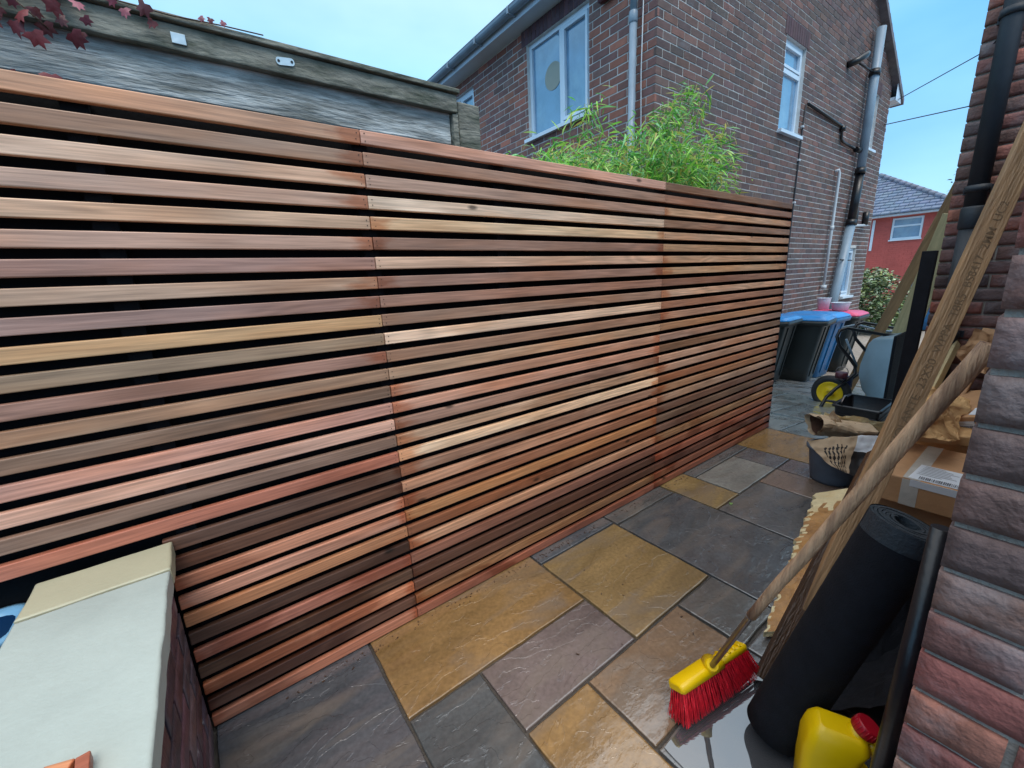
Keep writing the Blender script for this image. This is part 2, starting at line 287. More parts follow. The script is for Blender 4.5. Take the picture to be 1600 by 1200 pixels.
class MB:
    def __init__(s): s.v = []; s.f = []; s.t = []; s.smooth = []; s.mi = []
    def add(s, vs, fs, tint=None, smooth=False, mi=0):
        k = len(s.v); s.v += [tuple(x) for x in vs]
        for f in fs: s.f.append([i+k for i in f]); s.t.append(tint); s.smooth.append(smooth); s.mi.append(mi)
        return s
    def box(s, a, b, tint=None, Mx=None, mi=0):
        x0, y0, z0 = a; x1, y1, z1 = b
        vs = [V(p) for p in ((x0, y0, z0), (x1, y0, z0), (x1, y1, z0), (x0, y1, z0), (x0, y0, z1), (x1, y0, z1), (x1, y1, z1), (x0, y1, z1))]
        if Mx: vs = [Mx @ p for p in vs]
        return s.add(vs, [(3, 2, 1, 0), (4, 5, 6, 7), (0, 1, 5, 4), (1, 2, 6, 5), (2, 3, 7, 6), (3, 0, 4, 7)], tint, mi=mi)
    def loft(s, rings, cap=(True, True), smooth=True, closed=True, tint=None, mi=0):
        n = len(rings[0]); vs = [p for r in rings for p in r]; fs = []
        for i in range(len(rings)-1):
            for j in range(n if closed else n-1):
                k = (j+1) % n; fs.append((i*n+j, i*n+k, (i+1)*n+k, (i+1)*n+j))
        s.add(vs, fs, tint, smooth, mi)
        k = len(s.v)-len(vs)
        if cap[0]: s.f.append([k+j for j in range(n)][::-1]); s.t.append(tint); s.smooth.append(False); s.mi.append(mi)
        if cap[1]: s.f.append([k+(len(rings)-1)*n+j for j in range(n)]); s.t.append(tint); s.smooth.append(False); s.mi.append(mi)
        return s
    def tube(s, pts, r, n=10, cap=(True, True), tint=None, mi=0):
        pts = [V(p) for p in pts]; rs = r if isinstance(r, (list, tuple)) else [r]*len(pts); rings = []; pn = None
        for i, p in enumerate(pts):
            d = (pts[min(i+1, len(pts)-1)]-pts[max(i-1, 0)]).normalized()
            a = d.orthogonal().normalized() if pn is None else (pn-d*pn.dot(d)).normalized()
            pn = a; b = d.cross(a)
            rings.append([p+rs[i]*(math.cos(t)*a+math.sin(t)*b) for t in [2*math.pi*j/n for j in range(n)]])
        return s.loft(rings, cap, True, True, tint, mi)
    def mesh(s, name):
        me = bpy.data.meshes.new(name); me.from_pydata(s.v, [], s.f)
        me.polygons.foreach_set('use_smooth', s.smooth)
        if any(s.mi): me.polygons.foreach_set('material_index', s.mi)
        if any(t is not None for t in s.t):
            ca = me.color_attributes.new('tint', 'FLOAT_COLOR', 'CORNER'); buf = []
            for p in me.polygons:
                c = s.t[p.index] or (.5, .5, .5)
                buf += [c[0], c[1], c[2], 1]*p.loop_total
            ca.data.foreach_set('color', buf)
        me.update(); return me
    def obj(s, name, mats, parent=None, Mx=Matrix.Identity(4), col=None):
        return link(name, s.mesh(name), mats, parent, Mx, col)
def bevel_mesh(me, w, seg=2, ang=30):
    bm = bmesh.new(); bm.from_mesh(me)
    ed = [e for e in bm.edges if len(e.link_faces) == 2 and e.calc_face_angle(0) > math.radians(ang)]
    bmesh.ops.bevel(bm, geom=ed, offset=w, segments=seg, affect='EDGES', profile=.5); bm.to_mesh(me); bm.free()
    return me
def rbox(name, a, b, m, parent=None, w=.004, Mx=Matrix.Identity(4), col=None, seg=2):
    me = bevel_mesh(MB().box(a, b).mesh(name), w, seg); return link(name, me, m, parent, Mx, col)
def frame(o, x, y=None, z=None):
    """matrix with origin o; local x along x; y approx"""
    x = V(x).normalized(); y = V(y); y = (y-x*y.dot(x)).normalized(); z = x.cross(y)
    return Matrix(((x.x, y.x, z.x, o[0]), (x.y, y.y, z.y, o[1]), (x.z, y.z, z.z, o[2]), (0, 0, 0, 1)))
def rr(cx, cy, hx, hy, r, z, n=4):
    p = []
    for k, (sx, sy) in enumerate(((1, 1), (-1, 1), (-1, -1), (1, -1))):
        for i in range(n+1):
            a = math.pi/2*(k+i/n); p.append(V((cx+sx*(hx-r)+r*math.cos(a), cy+sy*(hy-r)+r*math.sin(a), z)))
    return p
def text_mesh(s, size, bold=.0):
    cu = bpy.data.curves.new('lettering', 'FONT'); cu.body = s; cu.size = size; cu.extrude = .0004; cu.offset = bold
    o = bpy.data.objects.new('tmp', cu); C.objects.link(o); dg = bpy.context.evaluated_depsgraph_get()
    me = bpy.data.meshes.new_from_object(o.evaluated_get(dg)); bpy.data.objects.remove(o); me.materials.clear(); me.name = 'lettering'; return me
def jit(c, a=.1, h=.05):
    k = 1+R.uniform(-a, a); return tuple(max(0, x*k*(1+R.uniform(-h, h))) for x in c)

# ================================================================== GROUND
def gz(x): return -.1*max(0, min(x, 8.1)-3.9)
o = MB().add([(-60, -60, -.62), (60, -60, -.62), (60, 60, -.62), (-60, 60, -.62)], [(0, 1, 2, 3)]).obj('ground', M_soil); tag(o, kind='structure')
patio = MB().box((-1.6, -2.2, -.5), (3.745, 1.52, -.012)).obj('patio', M_mortar_dark); tag(patio, kind='structure')
def slab_mesh(lx, ly, seed, rel=.0016, step=.035, th=.034, edge=.003, drop=.0016):
    def ax_(l): n_ = max(2, int(l/step)); return [0, edge, edge+.004]+[edge+(l-2*edge)*i/n_ for i in range(1, n_)]+[l-edge-.004, l-edge, l]
    X, Y = ax_(lx), ax_(ly); nx, ny = len(X)-1, len(Y)-1; vs = []; fs = []
    for j in range(ny+1):
        for i in range(nx+1):
            x, y = X[i], Y[j]; e = i in (0, nx) or j in (0, ny)
            h = noise.fractal(V((x*3+seed*7.1, y*4+seed*3.3, seed)), 1, 2, 4)*rel-(drop if e else 0)
            wx = noise.noise(V((y*14, seed*5.5, 0 if i < 2 else 9)))*.003 if i in (0, 1, nx-1, nx) else 0
            wy = noise.noise(V((x*14, seed*2.5, 50 if j < 2 else 70)))*.003 if j in (0, 1, ny-1, ny) else 0
            vs.append((x+wx, y+wy, h))
    for j in range(ny):
        for i in range(nx): a = j*(nx+1)+i; fs.append((a, a+1, a+nx+2, a+nx+1))
    ring = [i for i in range(nx+1)]+[j*(nx+1)+nx for j in range(1, ny+1)]+[ny*(nx+1)+i for i in range(nx-1, -1, -1)]+[j*(nx+1) for j in range(ny-1, 0, -1)]
    k = len(vs); vs += [(vs[r][0], vs[r][1], -th) for r in ring]; q = len(ring)
    mb = MB(); mb.add(vs[:k], fs, smooth=True); mb.v += vs[k:]
    for a in range(q): b = (a+1) % q; mb.f.append([ring[b], ring[a], k+a, k+b][::1]); mb.t.append(None); mb.smooth.append(False); mb.mi.append(0)
    return mb.mesh('paving_slab')
OR, BR, MV, GY, DG, LG, YL, PK = [lin(c) for c in ((136, 108, 68), (122, 102, 80), (102, 92, 90), (90, 90, 90), (78, 82, 86), (124, 126, 120), (134, 112, 74), (126, 104, 92))]
slabs = [  # x0,x1,y0,y1,colour
    (-.19, .29, .42, 1.42, DG), (.30, 1.092, 1.045, 1.42, OR), (.30, .557, .50, 1.035, DG), (.568, 1.092, .785, 1.035, MV),
    (.568, .822, .20, .774, OR), (.833, 1.357, .515, .774, BR), (1.103, 1.625, .785, 1.325, YL), (1.103, 1.63, 1.336, 1.43, DG),
    (1.641, 2.172, 1.312, 1.43, GY), (1.637, 2.176, .48, 1.300, DG), (1.368, 1.626, .515, .774, GY), (2.187, 2.445, 1.04, 1.43, YL),
    (2.187, 2.690, .30, 1.03, GY), (2.456, 2.968, 1.04, 1.32, LG), (2.456, 3.20, 1.332, 1.43, GY), (2.979, 3.20, 1.04, 1.32, GY),
    (2.701, 2.965, .50, 1.03, PK), (2.976, 3.20, .50, 1.03, MV), (3.212, 3.735, .86, 1.43, OR), (3.212, 3.735, .30, .85, GY),
    (.833, 1.36, -.06, .504, GY), (1.371, 1.90, .10, .504, GY), (1.911, 2.176, .10, .47, GY), (1.371, 2.0, -.5, .09, MV),
    (2.187, 2.69, -.3, .29, BR), (2.70, 3.20, -.1, .49, DG), (3.21, 3.735, -.1, .29, MV),
    (-.19, .29, -.15, .41, BR), (.30, .557, -.15, .49, GY), (.568, .822, -.4, .19, MV), (-.19, .55, -.8, -.16, DG), (.56, .8, -1.2, -.41, GY)]
for i, (x0, x1, y0, y1, c) in enumerate(slabs):
    o = link('paving_slab', slab_mesh(x1-x0, y1-y0, i+1), M_slab, patio, Matrix.Translation((x0, y0, R.uniform(-.001, .001))), jit(c, .06, .03))
# passage flags, falling gently away from the patio
pas = MB().add([(3.745, -1.5, -.02), (8.1, -1.5, -.45), (8.1, 3.2, -.45), (3.745, 3.2, -.02)], [(0, 1, 2, 3)]).obj('passage_path', M_mortar_dark); tag(pas, kind='structure')
rowx = [3.757, 4.35, 5.15, 5.75, 6.55, 7.35, 8.08]
for i in range(6):
    ys = [-.3, .35, .95, 1.62, 2.28, 2.97] if i % 2 else [-.3, .1, .72, 1.32, 1.95, 2.6, 2.97]
    for j in range(len(ys)-1):
        x0, x1 = rowx[i], rowx[i+1]-.01; y0, y1 = ys[j], ys[j+1]-.01
        Mx = Matrix.Translation((x0, y0, gz(x0+.15)-.001 if x0 < 3.9 else gz(x0))) @ Matrix.Rotation(math.atan(.1), 4, 'Y')
        link('flagstone', slab_mesh((x1-x0)*1.003, y1-y0, 60+i*7+j, .0015, .12), M_flag, pas, Mx, jit(lin((122, 130, 132)), .1, .03))
drv = MB().add([(8.09, -12, -.43), (60, -12, -.43), (60, 20, -.43), (8.09, 20, -.43)], [(0, 1, 2, 3)]).obj('driveway', M_mortar); tag(drv, kind='structure')
gd = MB().add([(-8, 1.53, -.35), (3.74, 1.53, -.35), (3.74, 12, -.35), (-8, 12, -.35)], [(0, 1, 2, 3)]).obj('garden_soil', M_soil); tag(gd, kind='structure')
# rain puddle in front of the broom
pts = [(.845, .50), (.97, .497), (1.08, .488), (1.17, .50), (1.27, .49), (1.33, .46), (1.345, .40), (1.31, .34), (1.33, .25), (1.28, .12), (1.2, .0), (1.0, -.03), (.86, .0), (.85, .15), (.846, .3), (.843, .42)]
dense = []
for i, p in enumerate(pts):
    q = pts[(i+1) % len(pts)]
    for k in range(5):
        t = k/5; x = p[0]+(q[0]-p[0])*t; y = p[1]+(q[1]-p[1])*t
        dense.append(V((x+noise.noise(V((x*30, y*30, 1)))*.006, y+noise.noise(V((x*30, y*30, 9)))*.006-.003, .0042)))
o = MB().loft([dense, [V((p.x, p.y, .0)) for p in dense]][::-1], (False, True), False).obj('puddle', M_water); tag(o, kind='structure')

# ================================================================== CEDAR SLATTED FENCE
FY = 1.405; PITCH = .0627; X0, J1, J2, J3 = -1.35, .497, 2.109, 3.76
P1 = [(198,150,118),(148,122,104),(196,170,150),(186,154,138),(192,160,132),(184,146,130),(152,116,112),(172,146,126),(142,116,116),(200,158,104),
      (142,124,100),(150,108,98),(154,120,94),(122,98,82),(198,140,130),(212,164,148),(128,104,92),(188,96,74),(98,68,58),(100,66,54),(214,140,112),
      (214,146,124),(196,124,74),(82,50,40),(176,98,84),(86,56,40),(206,122,82),(92,54,44),(186,106,80)]
P2 = [(198,150,136),(160,126,110),(166,136,122),(210,196,176),(212,192,156),(144,114,104),(206,170,146),(152,116,106),(160,116,102),(154,124,108),
      (224,198,174),(152,116,96),(190,154,124),(196,150,130),(204,148,128),(160,122,108),(186,156,130),(232,206,172),(164,124,104),(212,150,116),
      (172,104,70),(200,132,68),(146,78,38),(208,152,116),(152,92,78),(92,52,42),(104,58,44),(154,104,58),(160,80,60)]
P3 = [(128,96,74),(158,112,92),(198,158,122),(142,110,90),(192,156,126),(174,138,102),(186,154,124),(192,160,124),(140,98,84),(198,168,146),
      (156,110,90),(172,130,110),(172,126,88),(156,130,120),(124,98,78),(192,156,136),(170,140,124),(158,100,68),(168,126,94),(176,154,138),
      (118,88,78),(112,92,78),(124,88,78),(166,130,92),(158,90,62),(174,84,58),(112,60,50),(158,82,56),(168,84,58)]
fence = empty('slatted_fence', (1.2, FY, 0), 'new cedar fence of close horizontal slats in three bays along the wet patio', 'fence')
def slat_mesh(L):
    return bevel_mesh(MB().box((-L/2, -.0, -.0195), (L/2, .020, .0195)).mesh('slat'), .0025, 2)
sm = {}
TAN = lin((184, 142, 120))
for k in range(29):
    zc = 1.8-.0195-PITCH*k
    for (a, b, cols) in (((X0 if k <= 17 else -.1965), J1, P1), (J1, J2, P2), (J2, J3, P3)):
        gap = .0012; key = round(b-a, 3)
        if key not in sm: sm[key] = slat_mesh(b-a-2*gap)
        c = lin(cols[k]); lum = sum(c)/sum(TAN); c = tuple((x*.56+t_*lum**.72*.44)*k_ for x, t_, k_ in zip(c, TAN, (1.21, 1.23, 1.20)))
        if k > 17: c = tuple(x*.86 for x in c)
        Mx = Matrix.Translation(((a+b)/2+R.uniform(-.0006, .0006), FY+R.uniform(-.0008, .0008), zc+R.uniform(-.0008, .0008)))
        if R.random() < .5: Mx = Mx @ Matrix.Rotation(math.pi, 4, 'Z') @ Matrix.Translation((0, -.02, 0))
        link('slat', sm[key], M_cedar, fence, Mx, c)
# black membrane and battens behind, closing the gaps
MB().box((X0, FY+.052, .0), (J3, FY+.060, 1.79)).obj('membrane_backing', M_membrane, fence)
for x in (-1.3, -.72, -.14, .497, 1.03, 1.57, 2.109, 2.66, 3.2, 3.735):
    MB().box((x-.024, FY+.0215, 0.0), (x+.024, FY+.051, 1.785)).obj('batten', M_membrane, fence)
MB().box((J3+.001, FY+.006, 0), (J3+.012, FY+.062, 1.785)).obj('end_strip', M_membrane, fence)
nb = MB()
for k in range(29):
    zc = 1.8-.0195-PITCH*k
    for xj in (J1, J2):
        for dx in (-.013, .013):
            for dz in (-.009, .009):
                x = xj+dx+R.uniform(-.002, .002); z = zc+dz+R.uniform(-.002, .002)
                nb.loft([[V((x+.0017*math.cos(t), FY-.0012, z+.0017*math.sin(t))) for t in [j*math.pi/3 for j in range(6)]][::-1], [V((x+.0017*math.cos(t), FY+.003, z+.0017*math.sin(t))) for t in [j*math.pi/3 for j in range(6)]][::-1]], (True, False))
tag(nb.obj('nail_heads', M_wetwood, fence), kind='stuff')

# ================================================================== brick walls
def face_brick(l, h, d, seed, nx=10, nz=4, r=.0026, amp=.0009):
    """rough brick: local x = length, z = up, outward = -y ; front at y=0"""
    vs = []; fs = []
    for j in range(nz+1):
        for i in range(nx+1):
            x = l*i/nx; z = h*j/nz; e = min(x, l-x, z, h-z)
            wob = noise.noise(V((x*22, z*22, seed*3.7)))*amp
            y = (r if e < 1e-6 else 0)-noise.fractal(V((x*16+seed, z*20, seed*1.9)), 1, 2, 3)*amp
            if i in (0, nx): x += wob
            if j in (0, nz): z += wob
            vs.append((x, y, z))
    for j in range(nz):
        for i in range(nx): a = j*(nx+1)+i; fs.append((a, a+1, a+nx+2, a+nx+1))
    ring = [i for i in range(nx+1)]+[j*(nx+1)+nx for j in range(1, nz+1)]+[nz*(nx+1)+i for i in range(nx-1, -1, -1)]+[j*(nx+1) for j in range(nz-1, 0, -1)]
    k = len(vs); vs += [(vs[q][0], d, vs[q][2]) for q in ring]; n = len(ring)
    mb = MB(); mb.add(vs[:k], fs, smooth=True); mb.v += vs[k:]
    for a in range(n): b = (a+1) % n; mb.f.append([ring[b], ring[a], k+a, k+b]); mb.t.append(None); mb.smooth.append(False); mb.mi.append(0)
    return mb.mesh('brick')
def placed(Mw, u, y, z, l):
    if Mw.to_3x3().determinant() > 0: return Mw @ Matrix.Translation((u, y, z))
    Mf = Mw.copy(); Mf.col[0] = -Mf.col[0]; p = Mw @ V((u+l, y, z)); Mf.translation = p; return Mf
def near_wall(root, O, U, Nrm, Lw, z0, ncourse, cols, mjm, bl=.215, bh=.065, j=.01, parity=0, mt=None, thick=.12, setb=.010, dk=.92):
    """individual rough bricks; O start corner, U along, Nrm outward"""
    U = V(U); Nn = V(Nrm); cache = {}
    Mw = Matrix(((U.x, -Nn.x, 0, O[0]), (U.y, -Nn.y, 0, O[1]), (0, 0, 1, 0), (0, 0, 0, 1)))
    for c in range(ncourse):
        u = 0; z = z0+c*(bh+j); first = True
        while u < Lw-.03:
            l = bl
            if first and (c+parity) % 2: l = .1025
            l = min(l, Lw-u); first = False
            key = (round(l, 3), R.randrange(7))
            if key not in cache: cache[key] = face_brick(l, bh, thick-.01, key[1]+len(cache), nx=max(3, int(l/.02)))
            link('brick', cache[key], mt or M_brick_near, root, placed(Mw, u, R.uniform(-.0012, .0012), z+R.uniform(-.001, .001), l), jit(tuple(x*dk for x in R.choice(cols)), .16, .05))
            u += l+j
    H = ncourse*(bh+j)
    m = MB().box((.004, setb, z0-.01), (Lw-.002, thick, z0+H-j*.5), Mx=Mw).obj('mortar', mjm, root)
    return m
NB = [lin(c) for c in ((120, 88, 80), (106, 82, 78), (94, 76, 74), (140, 92, 78), (132, 80, 74), (110, 76, 70), (152, 122, 108), (98, 80, 78), (122, 96, 88))]
nw = empty('brick_wall', (.95, -.4, 0), 'nearest weathered brick wall corner filling the right edge beside the yellow can', 'wall')
near_wall(nw, (.812, .055), (0, -1, 0), (-1, 0, 0), 1.15, -.013, 29, NB, M_mortar, parity=1)
# its long side, running away along the passage
MB().box((.934, -1.0, -.02), (3.59, .045, 2.16)).obj('wall_core', M_mortar, nw)
sb = MB()
for c_ in range(29):
    u_ = .93+(.1125 if c_ % 2 else 0); z_ = -.013+c_*.075
    if c_ % 2: sb.box((.93, .03, z_), (1.0325, .0535, z_+.065), jit(R.choice(NB), .16, .05))
    while u_ < 3.56:
        l_ = min(.215, 3.58-u_); sb.box((u_, .03, z_), (u_+l_, .0535+R.uniform(-.002, .001), z_+.065), jit(R.choice(NB), .16, .05)); u_ += .225
tag(sb.obj('bricks', M_brick_tint, nw), kind='stuff')

FB = [lin(c) for c in ((122, 80, 72), (108, 78, 74), (96, 76, 74), (130, 86, 76), (90, 74, 74), (156, 96, 82))]
fw_ = empty('brick_wall', (3.8, .2, -.02), 'brick house corner carrying the black drainpipe at the far end of the clutter', 'wall')
near_wall(fw_, (3.60, .527), (0, -1, 0), (-1, 0, 0), .75, -.03, 46, FB, M_mortar, parity=0)
MB().box((3.725, -.3, -.03), (6.5, .52, 3.41)).obj('wall_core', M_mortar, fw_)
near_wall(fw_, (3.723, .5265), (1, 0, 0), (0, 1, 0), .9, -.03, 46, FB, M_mortar, parity=1, thick=.03, setb=.006)
# drainpipe fixed to that corner
dp = empty('drainpipe', (3.52, .42, 0), 'black round drainpipe on the brick corner at upper right', 'pipe')
MB().tube([(3.535, .42, -.0), (3.535, .42, 1.55)], .043, 16).obj('pipe_length', M_slate, dp)
MB().tube([(3.535, .42, 1.56), (3.535, .42, 3.4)], .043, 16).obj('pipe_length', M_slate, dp)
MB().tube([(3.535, .42, 1.49), (3.535, .42, 1.50), (3.535, .42, 1.60), (3.535, .42, 1.61)], [.043, .05, .05, .043], 16).obj('socket', M_slate, dp)
for z in (.9, 1.7, 2.52): MB().box((3.585, .36, z-.02), (3.598, .48, z+.02)).obj('clip_plate', M_slate, dp); MB().tube([(3.535, .42, z-.018), (3.535, .42, z+.018)], .051, 16).obj('clip', M_slate, dp)

# ---------------------------------------------------------------- left bench wall with pale coping
bw = empty('bench_wall', (-.31, .9, 0), 'low brick wall capped with pale stone at the bottom left against the fence', 'wall')
BW = [lin(c) for c in ((104, 78, 84), (92, 76, 86), (84, 70, 80), (112, 90, 96), (96, 70, 74))]
near_wall(bw, (-.198, 1.398), (0, -1, 0), (1, 0, 0), 1.5, .005, 8, BW, M_mortar_dark, mt=M_brick_wet, parity=0)
MB().box((-.43, -.1, .0), (-.33, 1.39, .6)).obj('wall_core', M_mortar_dark, bw)
def coping(y0, y1, m, seed):
    me = slab_mesh(.262, y1-y0, seed, .0006, .03, .045, .004, .003); link('coping_stone', me, m, bw, Matrix.Translation((-.435, y0, .668)))
coping(1.2505, 1.400, M_stone_cream, 3); coping(.62, 1.2425, M_stone_pale, 4); coping(-.02, .612, M_stone_pale, 5)
MB().box((-.428, .0, .60), (-.186, 1.39, .640)).obj('mortar_bed', M_mortar, bw)
# dark storage recess left of the coping
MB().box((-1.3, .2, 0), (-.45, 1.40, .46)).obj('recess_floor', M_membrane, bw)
# blue object on the left edge
bt = empty('tray', (-.6, 1.36, .46), 'dark blue plastic tray with a pale blue rim in the shadow at the left edge', 'tray')
MB().loft([rr(-.57, 1.36, .085, .055, .03, .462), rr(-.57, 1.36, .10, .075, .04, .60)], (True, False)).loft([rr(-.57, 1.36, .09, .065, .035, .60), rr(-.57, 1.36, .08, .05, .03, .47)], (False, True)).obj('body', M_blueobj, bt)
MB().loft([rr(-.57, 1.36, .10, .075, .04, .598), rr(-.57, 1.36, .112, .087, .045, .602), rr(-.57, 1.36, .112, .087, .045, .611), rr(-.57, 1.36, .10, .075, .04, .613), rr(-.57, 1.36, .09, .065, .035, .600)], (False, False)).obj('rim', M_palebluerim, bt)
# wood offcuts
me = bevel_mesh(MB().box((-.018, -.05, 0), (.018, .03, .017)).mesh('wood_offcut'), .0015)
tag(link('wood_offcut', me, M_cedar, None, Matrix.Translation((-.285, .735, .671)) @ Matrix.Rotation(-.35, 4, 'Z'), lin((222, 150, 108))), 'pale orange cedar offcut, the wider one on the pale coping at bottom left', 'offcut', 'cedar offcuts on the coping')
me = bevel_mesh(MB().box((-.008, -.05, 0), (.008, .03, .017)).mesh('wood_offcut'), .0015)
tag(link('wood_offcut', me, M_cedar, None, Matrix.Translation((-.247, .727, .671)) @ Matrix.Rotation(.1, 4, 'Z'), lin((160, 92, 70))), 'narrow dark red cedar offcut beside the wider one on the coping', 'offcut', 'cedar offcuts on the coping')

# ================================================================== OLD TIMBER FENCE behind
of = empty('timber_fence', (-.2, 1.62, -.3), 'weathered grey timber fence panel rising behind the upper left of the cedar fence', 'fence')
for i in range(16):
    z1 = 2.0-i*.137; z0 = z1-.133
    if z1 < 0: break
    me = bevel_mesh(MB().box((-1.6, 1.605+(i % 2)*.004, z0), (.935, 1.627+(i % 2)*.004, z1)).mesh('board'), .003, 1); link('board', me, M_oldwood, of)
rbox('top_rail', (-1.6, 1.578, 1.978), (.957, 1.618, 2.040), M_oldrail, of, .004)
rbox('capping', (-1.62, 1.565, 2.0425), (.965, 1.645, 2.058), M_oldrail, of, .003)
rbox('end_trim', (.938, 1.585, -.2), (.962, 1.64, 1.976), M_oldrail, of, .003)
rbox('post', (.972, 1.60, -.3), (1.075, 1.70, 2.03), M_oldrail, of, .006)
def plate(cx, cz, ln, h, tilt, parent, name):
    Mx = Matrix.Translation((cx, 1.5765, cz)) @ Matrix.Rotation(tilt, 4, 'Y')
    o = MB().loft([[Mx @ V((p.x, 0, p.y)) for p in rr(0, 0, ln/2, h/2, h*.42, 0)], [Mx @ V((p.x, -.0025, p.y)) for p in rr(0, 0, ln/2, h/2, h*.42, 0)]], smooth=False).obj(name, M_galv, parent)
    for s in (-1, 1):
        c = Mx @ V((s*ln*.36, -.004, 0)); MB().tube([c, c+V((0, .003, 0))], .0038, 10).obj('screw', M_black, o)
br = empty('bracket', (.35, 1.5775, 2.0), 'small galvanised bracket with two screw holes on the old fence rail', 'bracket', None)
plate(.352, 2.012, .052, .021, -.12, br, 'plate')
br = empty('bracket', (.1, 1.5775, 2.0), 'shiny blank metal plate beside the red creeper leaves on the fence rail', 'bracket', None)
rbox('plate', (.075, 1.573, 1.992), (.107, 1.5765, 2.018), M_galv, br, .001)
# creeper with red leaves
cp = empty('climbing_plant', (-.15, 1.57, 1.9), 'red-leaved creeper trailing over the old fence in the top left corner', 'plant')
MB().tube([(-.6, 1.555, 2.03), (-.3, 1.55, 2.04), (-.15, 1.555, 2.045), (-.05, 1.558, 2.052), (.08, 1.56, 2.05), (.2, 1.56, 2.058), (.3, 1.562, 2.062)], .0018, 6).tube([(-.25, 1.55, 2.04), (-.2, 1.545, 1.99), (-.16, 1.55, 1.95)], .0015, 6).obj('stem', M_wetwood, cp)
def ivy(sz, seed):
    R2 = random.Random(seed); pr = []
    for a, r in ((-90, .25), (-50, .55), (-15, .9), (15, .55), (45, .95), (70, .6), (90, 1.1), (110, .6), (135, .95), (165, .55), (195, .9), (230, .55)):
        q = r*sz*(1+R2.uniform(-.1, .1)); t = math.radians(a); pr.append(V((q*math.cos(t), q*math.sin(t), -.2*q*abs(math.cos(t))+R2.uniform(-.002, .002))))
    mb = MB(); mb.add([V((0, 0, .002))]+pr, [(0, i+1, (i+1) % 12+1) for i in range(12)], smooth=True); return mb.mesh('leaf')
ivm = [ivy(.026, s) for s in range(4)]
LV = [(-.245, 2.0), (-.225, 2.025), (-.21, 1.995), (-.19, 2.02), (-.235, 1.97), (-.20, 1.965), (-.175, 1.985), (-.26, 2.035), (-.165, 1.955), (-.215, 1.945), (-.185, 1.925), (-.27, 1.98), (-.25, 1.95), (-.155, 2.03), (-.14, 2.0), (-.135, 1.975), (-.118, 1.945), (-.17, 2.045), (-.13, 2.04),
      (-.098, 2.02), (-.09, 1.985), (-.105, 1.955), (-.03, 2.04), (-.012, 2.028), (.03, 2.045), (.04, 2.018), (.15, 2.058), (.17, 2.055), (.2, 2.058), (-.235, 1.825), (-.215, 1.815), (-.195, 1.812), (-.18, 1.818), (-.17, 1.83)]
for i, (x, z) in enumerate(LV):
    c = (150, 84, 96) if i in (13, 18, 19, 22, 23, 26, 28) else R.choice([(96, 28, 36), (110, 40, 44), (84, 30, 34), (120, 60, 70)])
    Mx = Matrix.Translation((x, 1.556-R.uniform(0, .02) if z > 1.9 else 1.50, z)) @ Matrix.Rotation(math.pi/2+R.uniform(-.6, .6), 4, 'X') @ Matrix.Rotation(R.uniform(-.7, .7), 4, 'Y') @ Matrix.Rotation(math.pi+R.uniform(-.7, .7), 4, 'Z') @ Matrix.Scale(R.uniform(.5, 1.1) if x < .1 else .42, 4)
    link('leaf', ivm[i % 4], M_leafred, cp, Mx, jit(lin(c), .2, .08))

# ================================================================== NEIGHBOUR HOUSE
hx, hy, hb = 4.21, 2.98, -.45
house = empty('brick_house', (hx+3, hy+3, hb), "neighbour's two-storey dark brick house with white windows behind the cedar fence", 'house')
BL, BH, BJ = .2365, .0695, .0147
SD = [lin(c) for c in ((96, 78, 74), (102, 80, 76), (90, 76, 74), (106, 82, 76), (92, 74, 72), (112, 82, 74))]
FR = [lin(c) for c in ((132, 90, 80), (140, 92, 78), (120, 86, 80), (150, 98, 82), (112, 82, 80), (128, 86, 78), (112, 88, 84))]
bcache = {}
allb = []
def tintbox(l, tint_i, cols, h=BH):
    key = (round(l, 3), tint_i, id(cols), h)
    if key not in bcache:
        rr2 = random.Random(tint_i*31+int(l*1000)); c = cols[tint_i % len(cols)]; k = 1+rr2.uniform(-.15, .15)
        bcache[key] = MB().box((0, 0, 0), (l, .03, h), tuple(x*k for x in c)).mesh('brick'); bcache[key].materials.append(M_brick_tint)
    return bcache[key]
def wall_courses(O, U, Nn, Lw, z0, z1, holes, cols, parity, ok=None, vis=None):
    U = V(U); Nn = V(Nn); Mw = Matrix(((U.x, -Nn.x, 0, O[0]), (U.y, -Nn.y, 0, O[1]), (0, 0, 1, 0), (0, 0, 0, 1)))
    if Mw.to_3x3().determinant() < 0: pass
    c = 0; z = z0
    while z+BH < z1:
        u = 0 if (c+parity) % 2 == 0 else .1025+BJ
        if (c+parity) % 2: rowstart = [(0, .1025)]
        else: rowstart = []
        spans = rowstart
        while u < Lw-.04: spans.append((u, min(BL, Lw-u))); u += BL+BJ
        for (a, l) in spans:
            segs = [(a, a+l)]
            for (h0, h1, v0, v1) in holes:
                if v0-.002 < z+BH and z < v1+.002:
                    ns = []
                    for (p, q) in segs:
                        if q <= h0 or p >= h1: ns.append((p, q)); continue
                        if p < h0-.02: ns.append((p, h0-.004))
                        if q > h1+.02: ns.append((h1+.004, q))
                    segs = ns
            for (p, q) in segs:
                if q-p < .03 or (ok and not ok((p+q)/2, z+BH)): continue
                if vis and not vis((p+q)/2, z): continue
                pos = Mw @ V(((p+q)/2, 0, z)); allb.append(((pos-CAM).length*(1.0/(.3+abs((pos-CAM).normalized().dot(Nn)))), Mw, p, q-p, z, cols))
        z += BH+BJ; c += 1
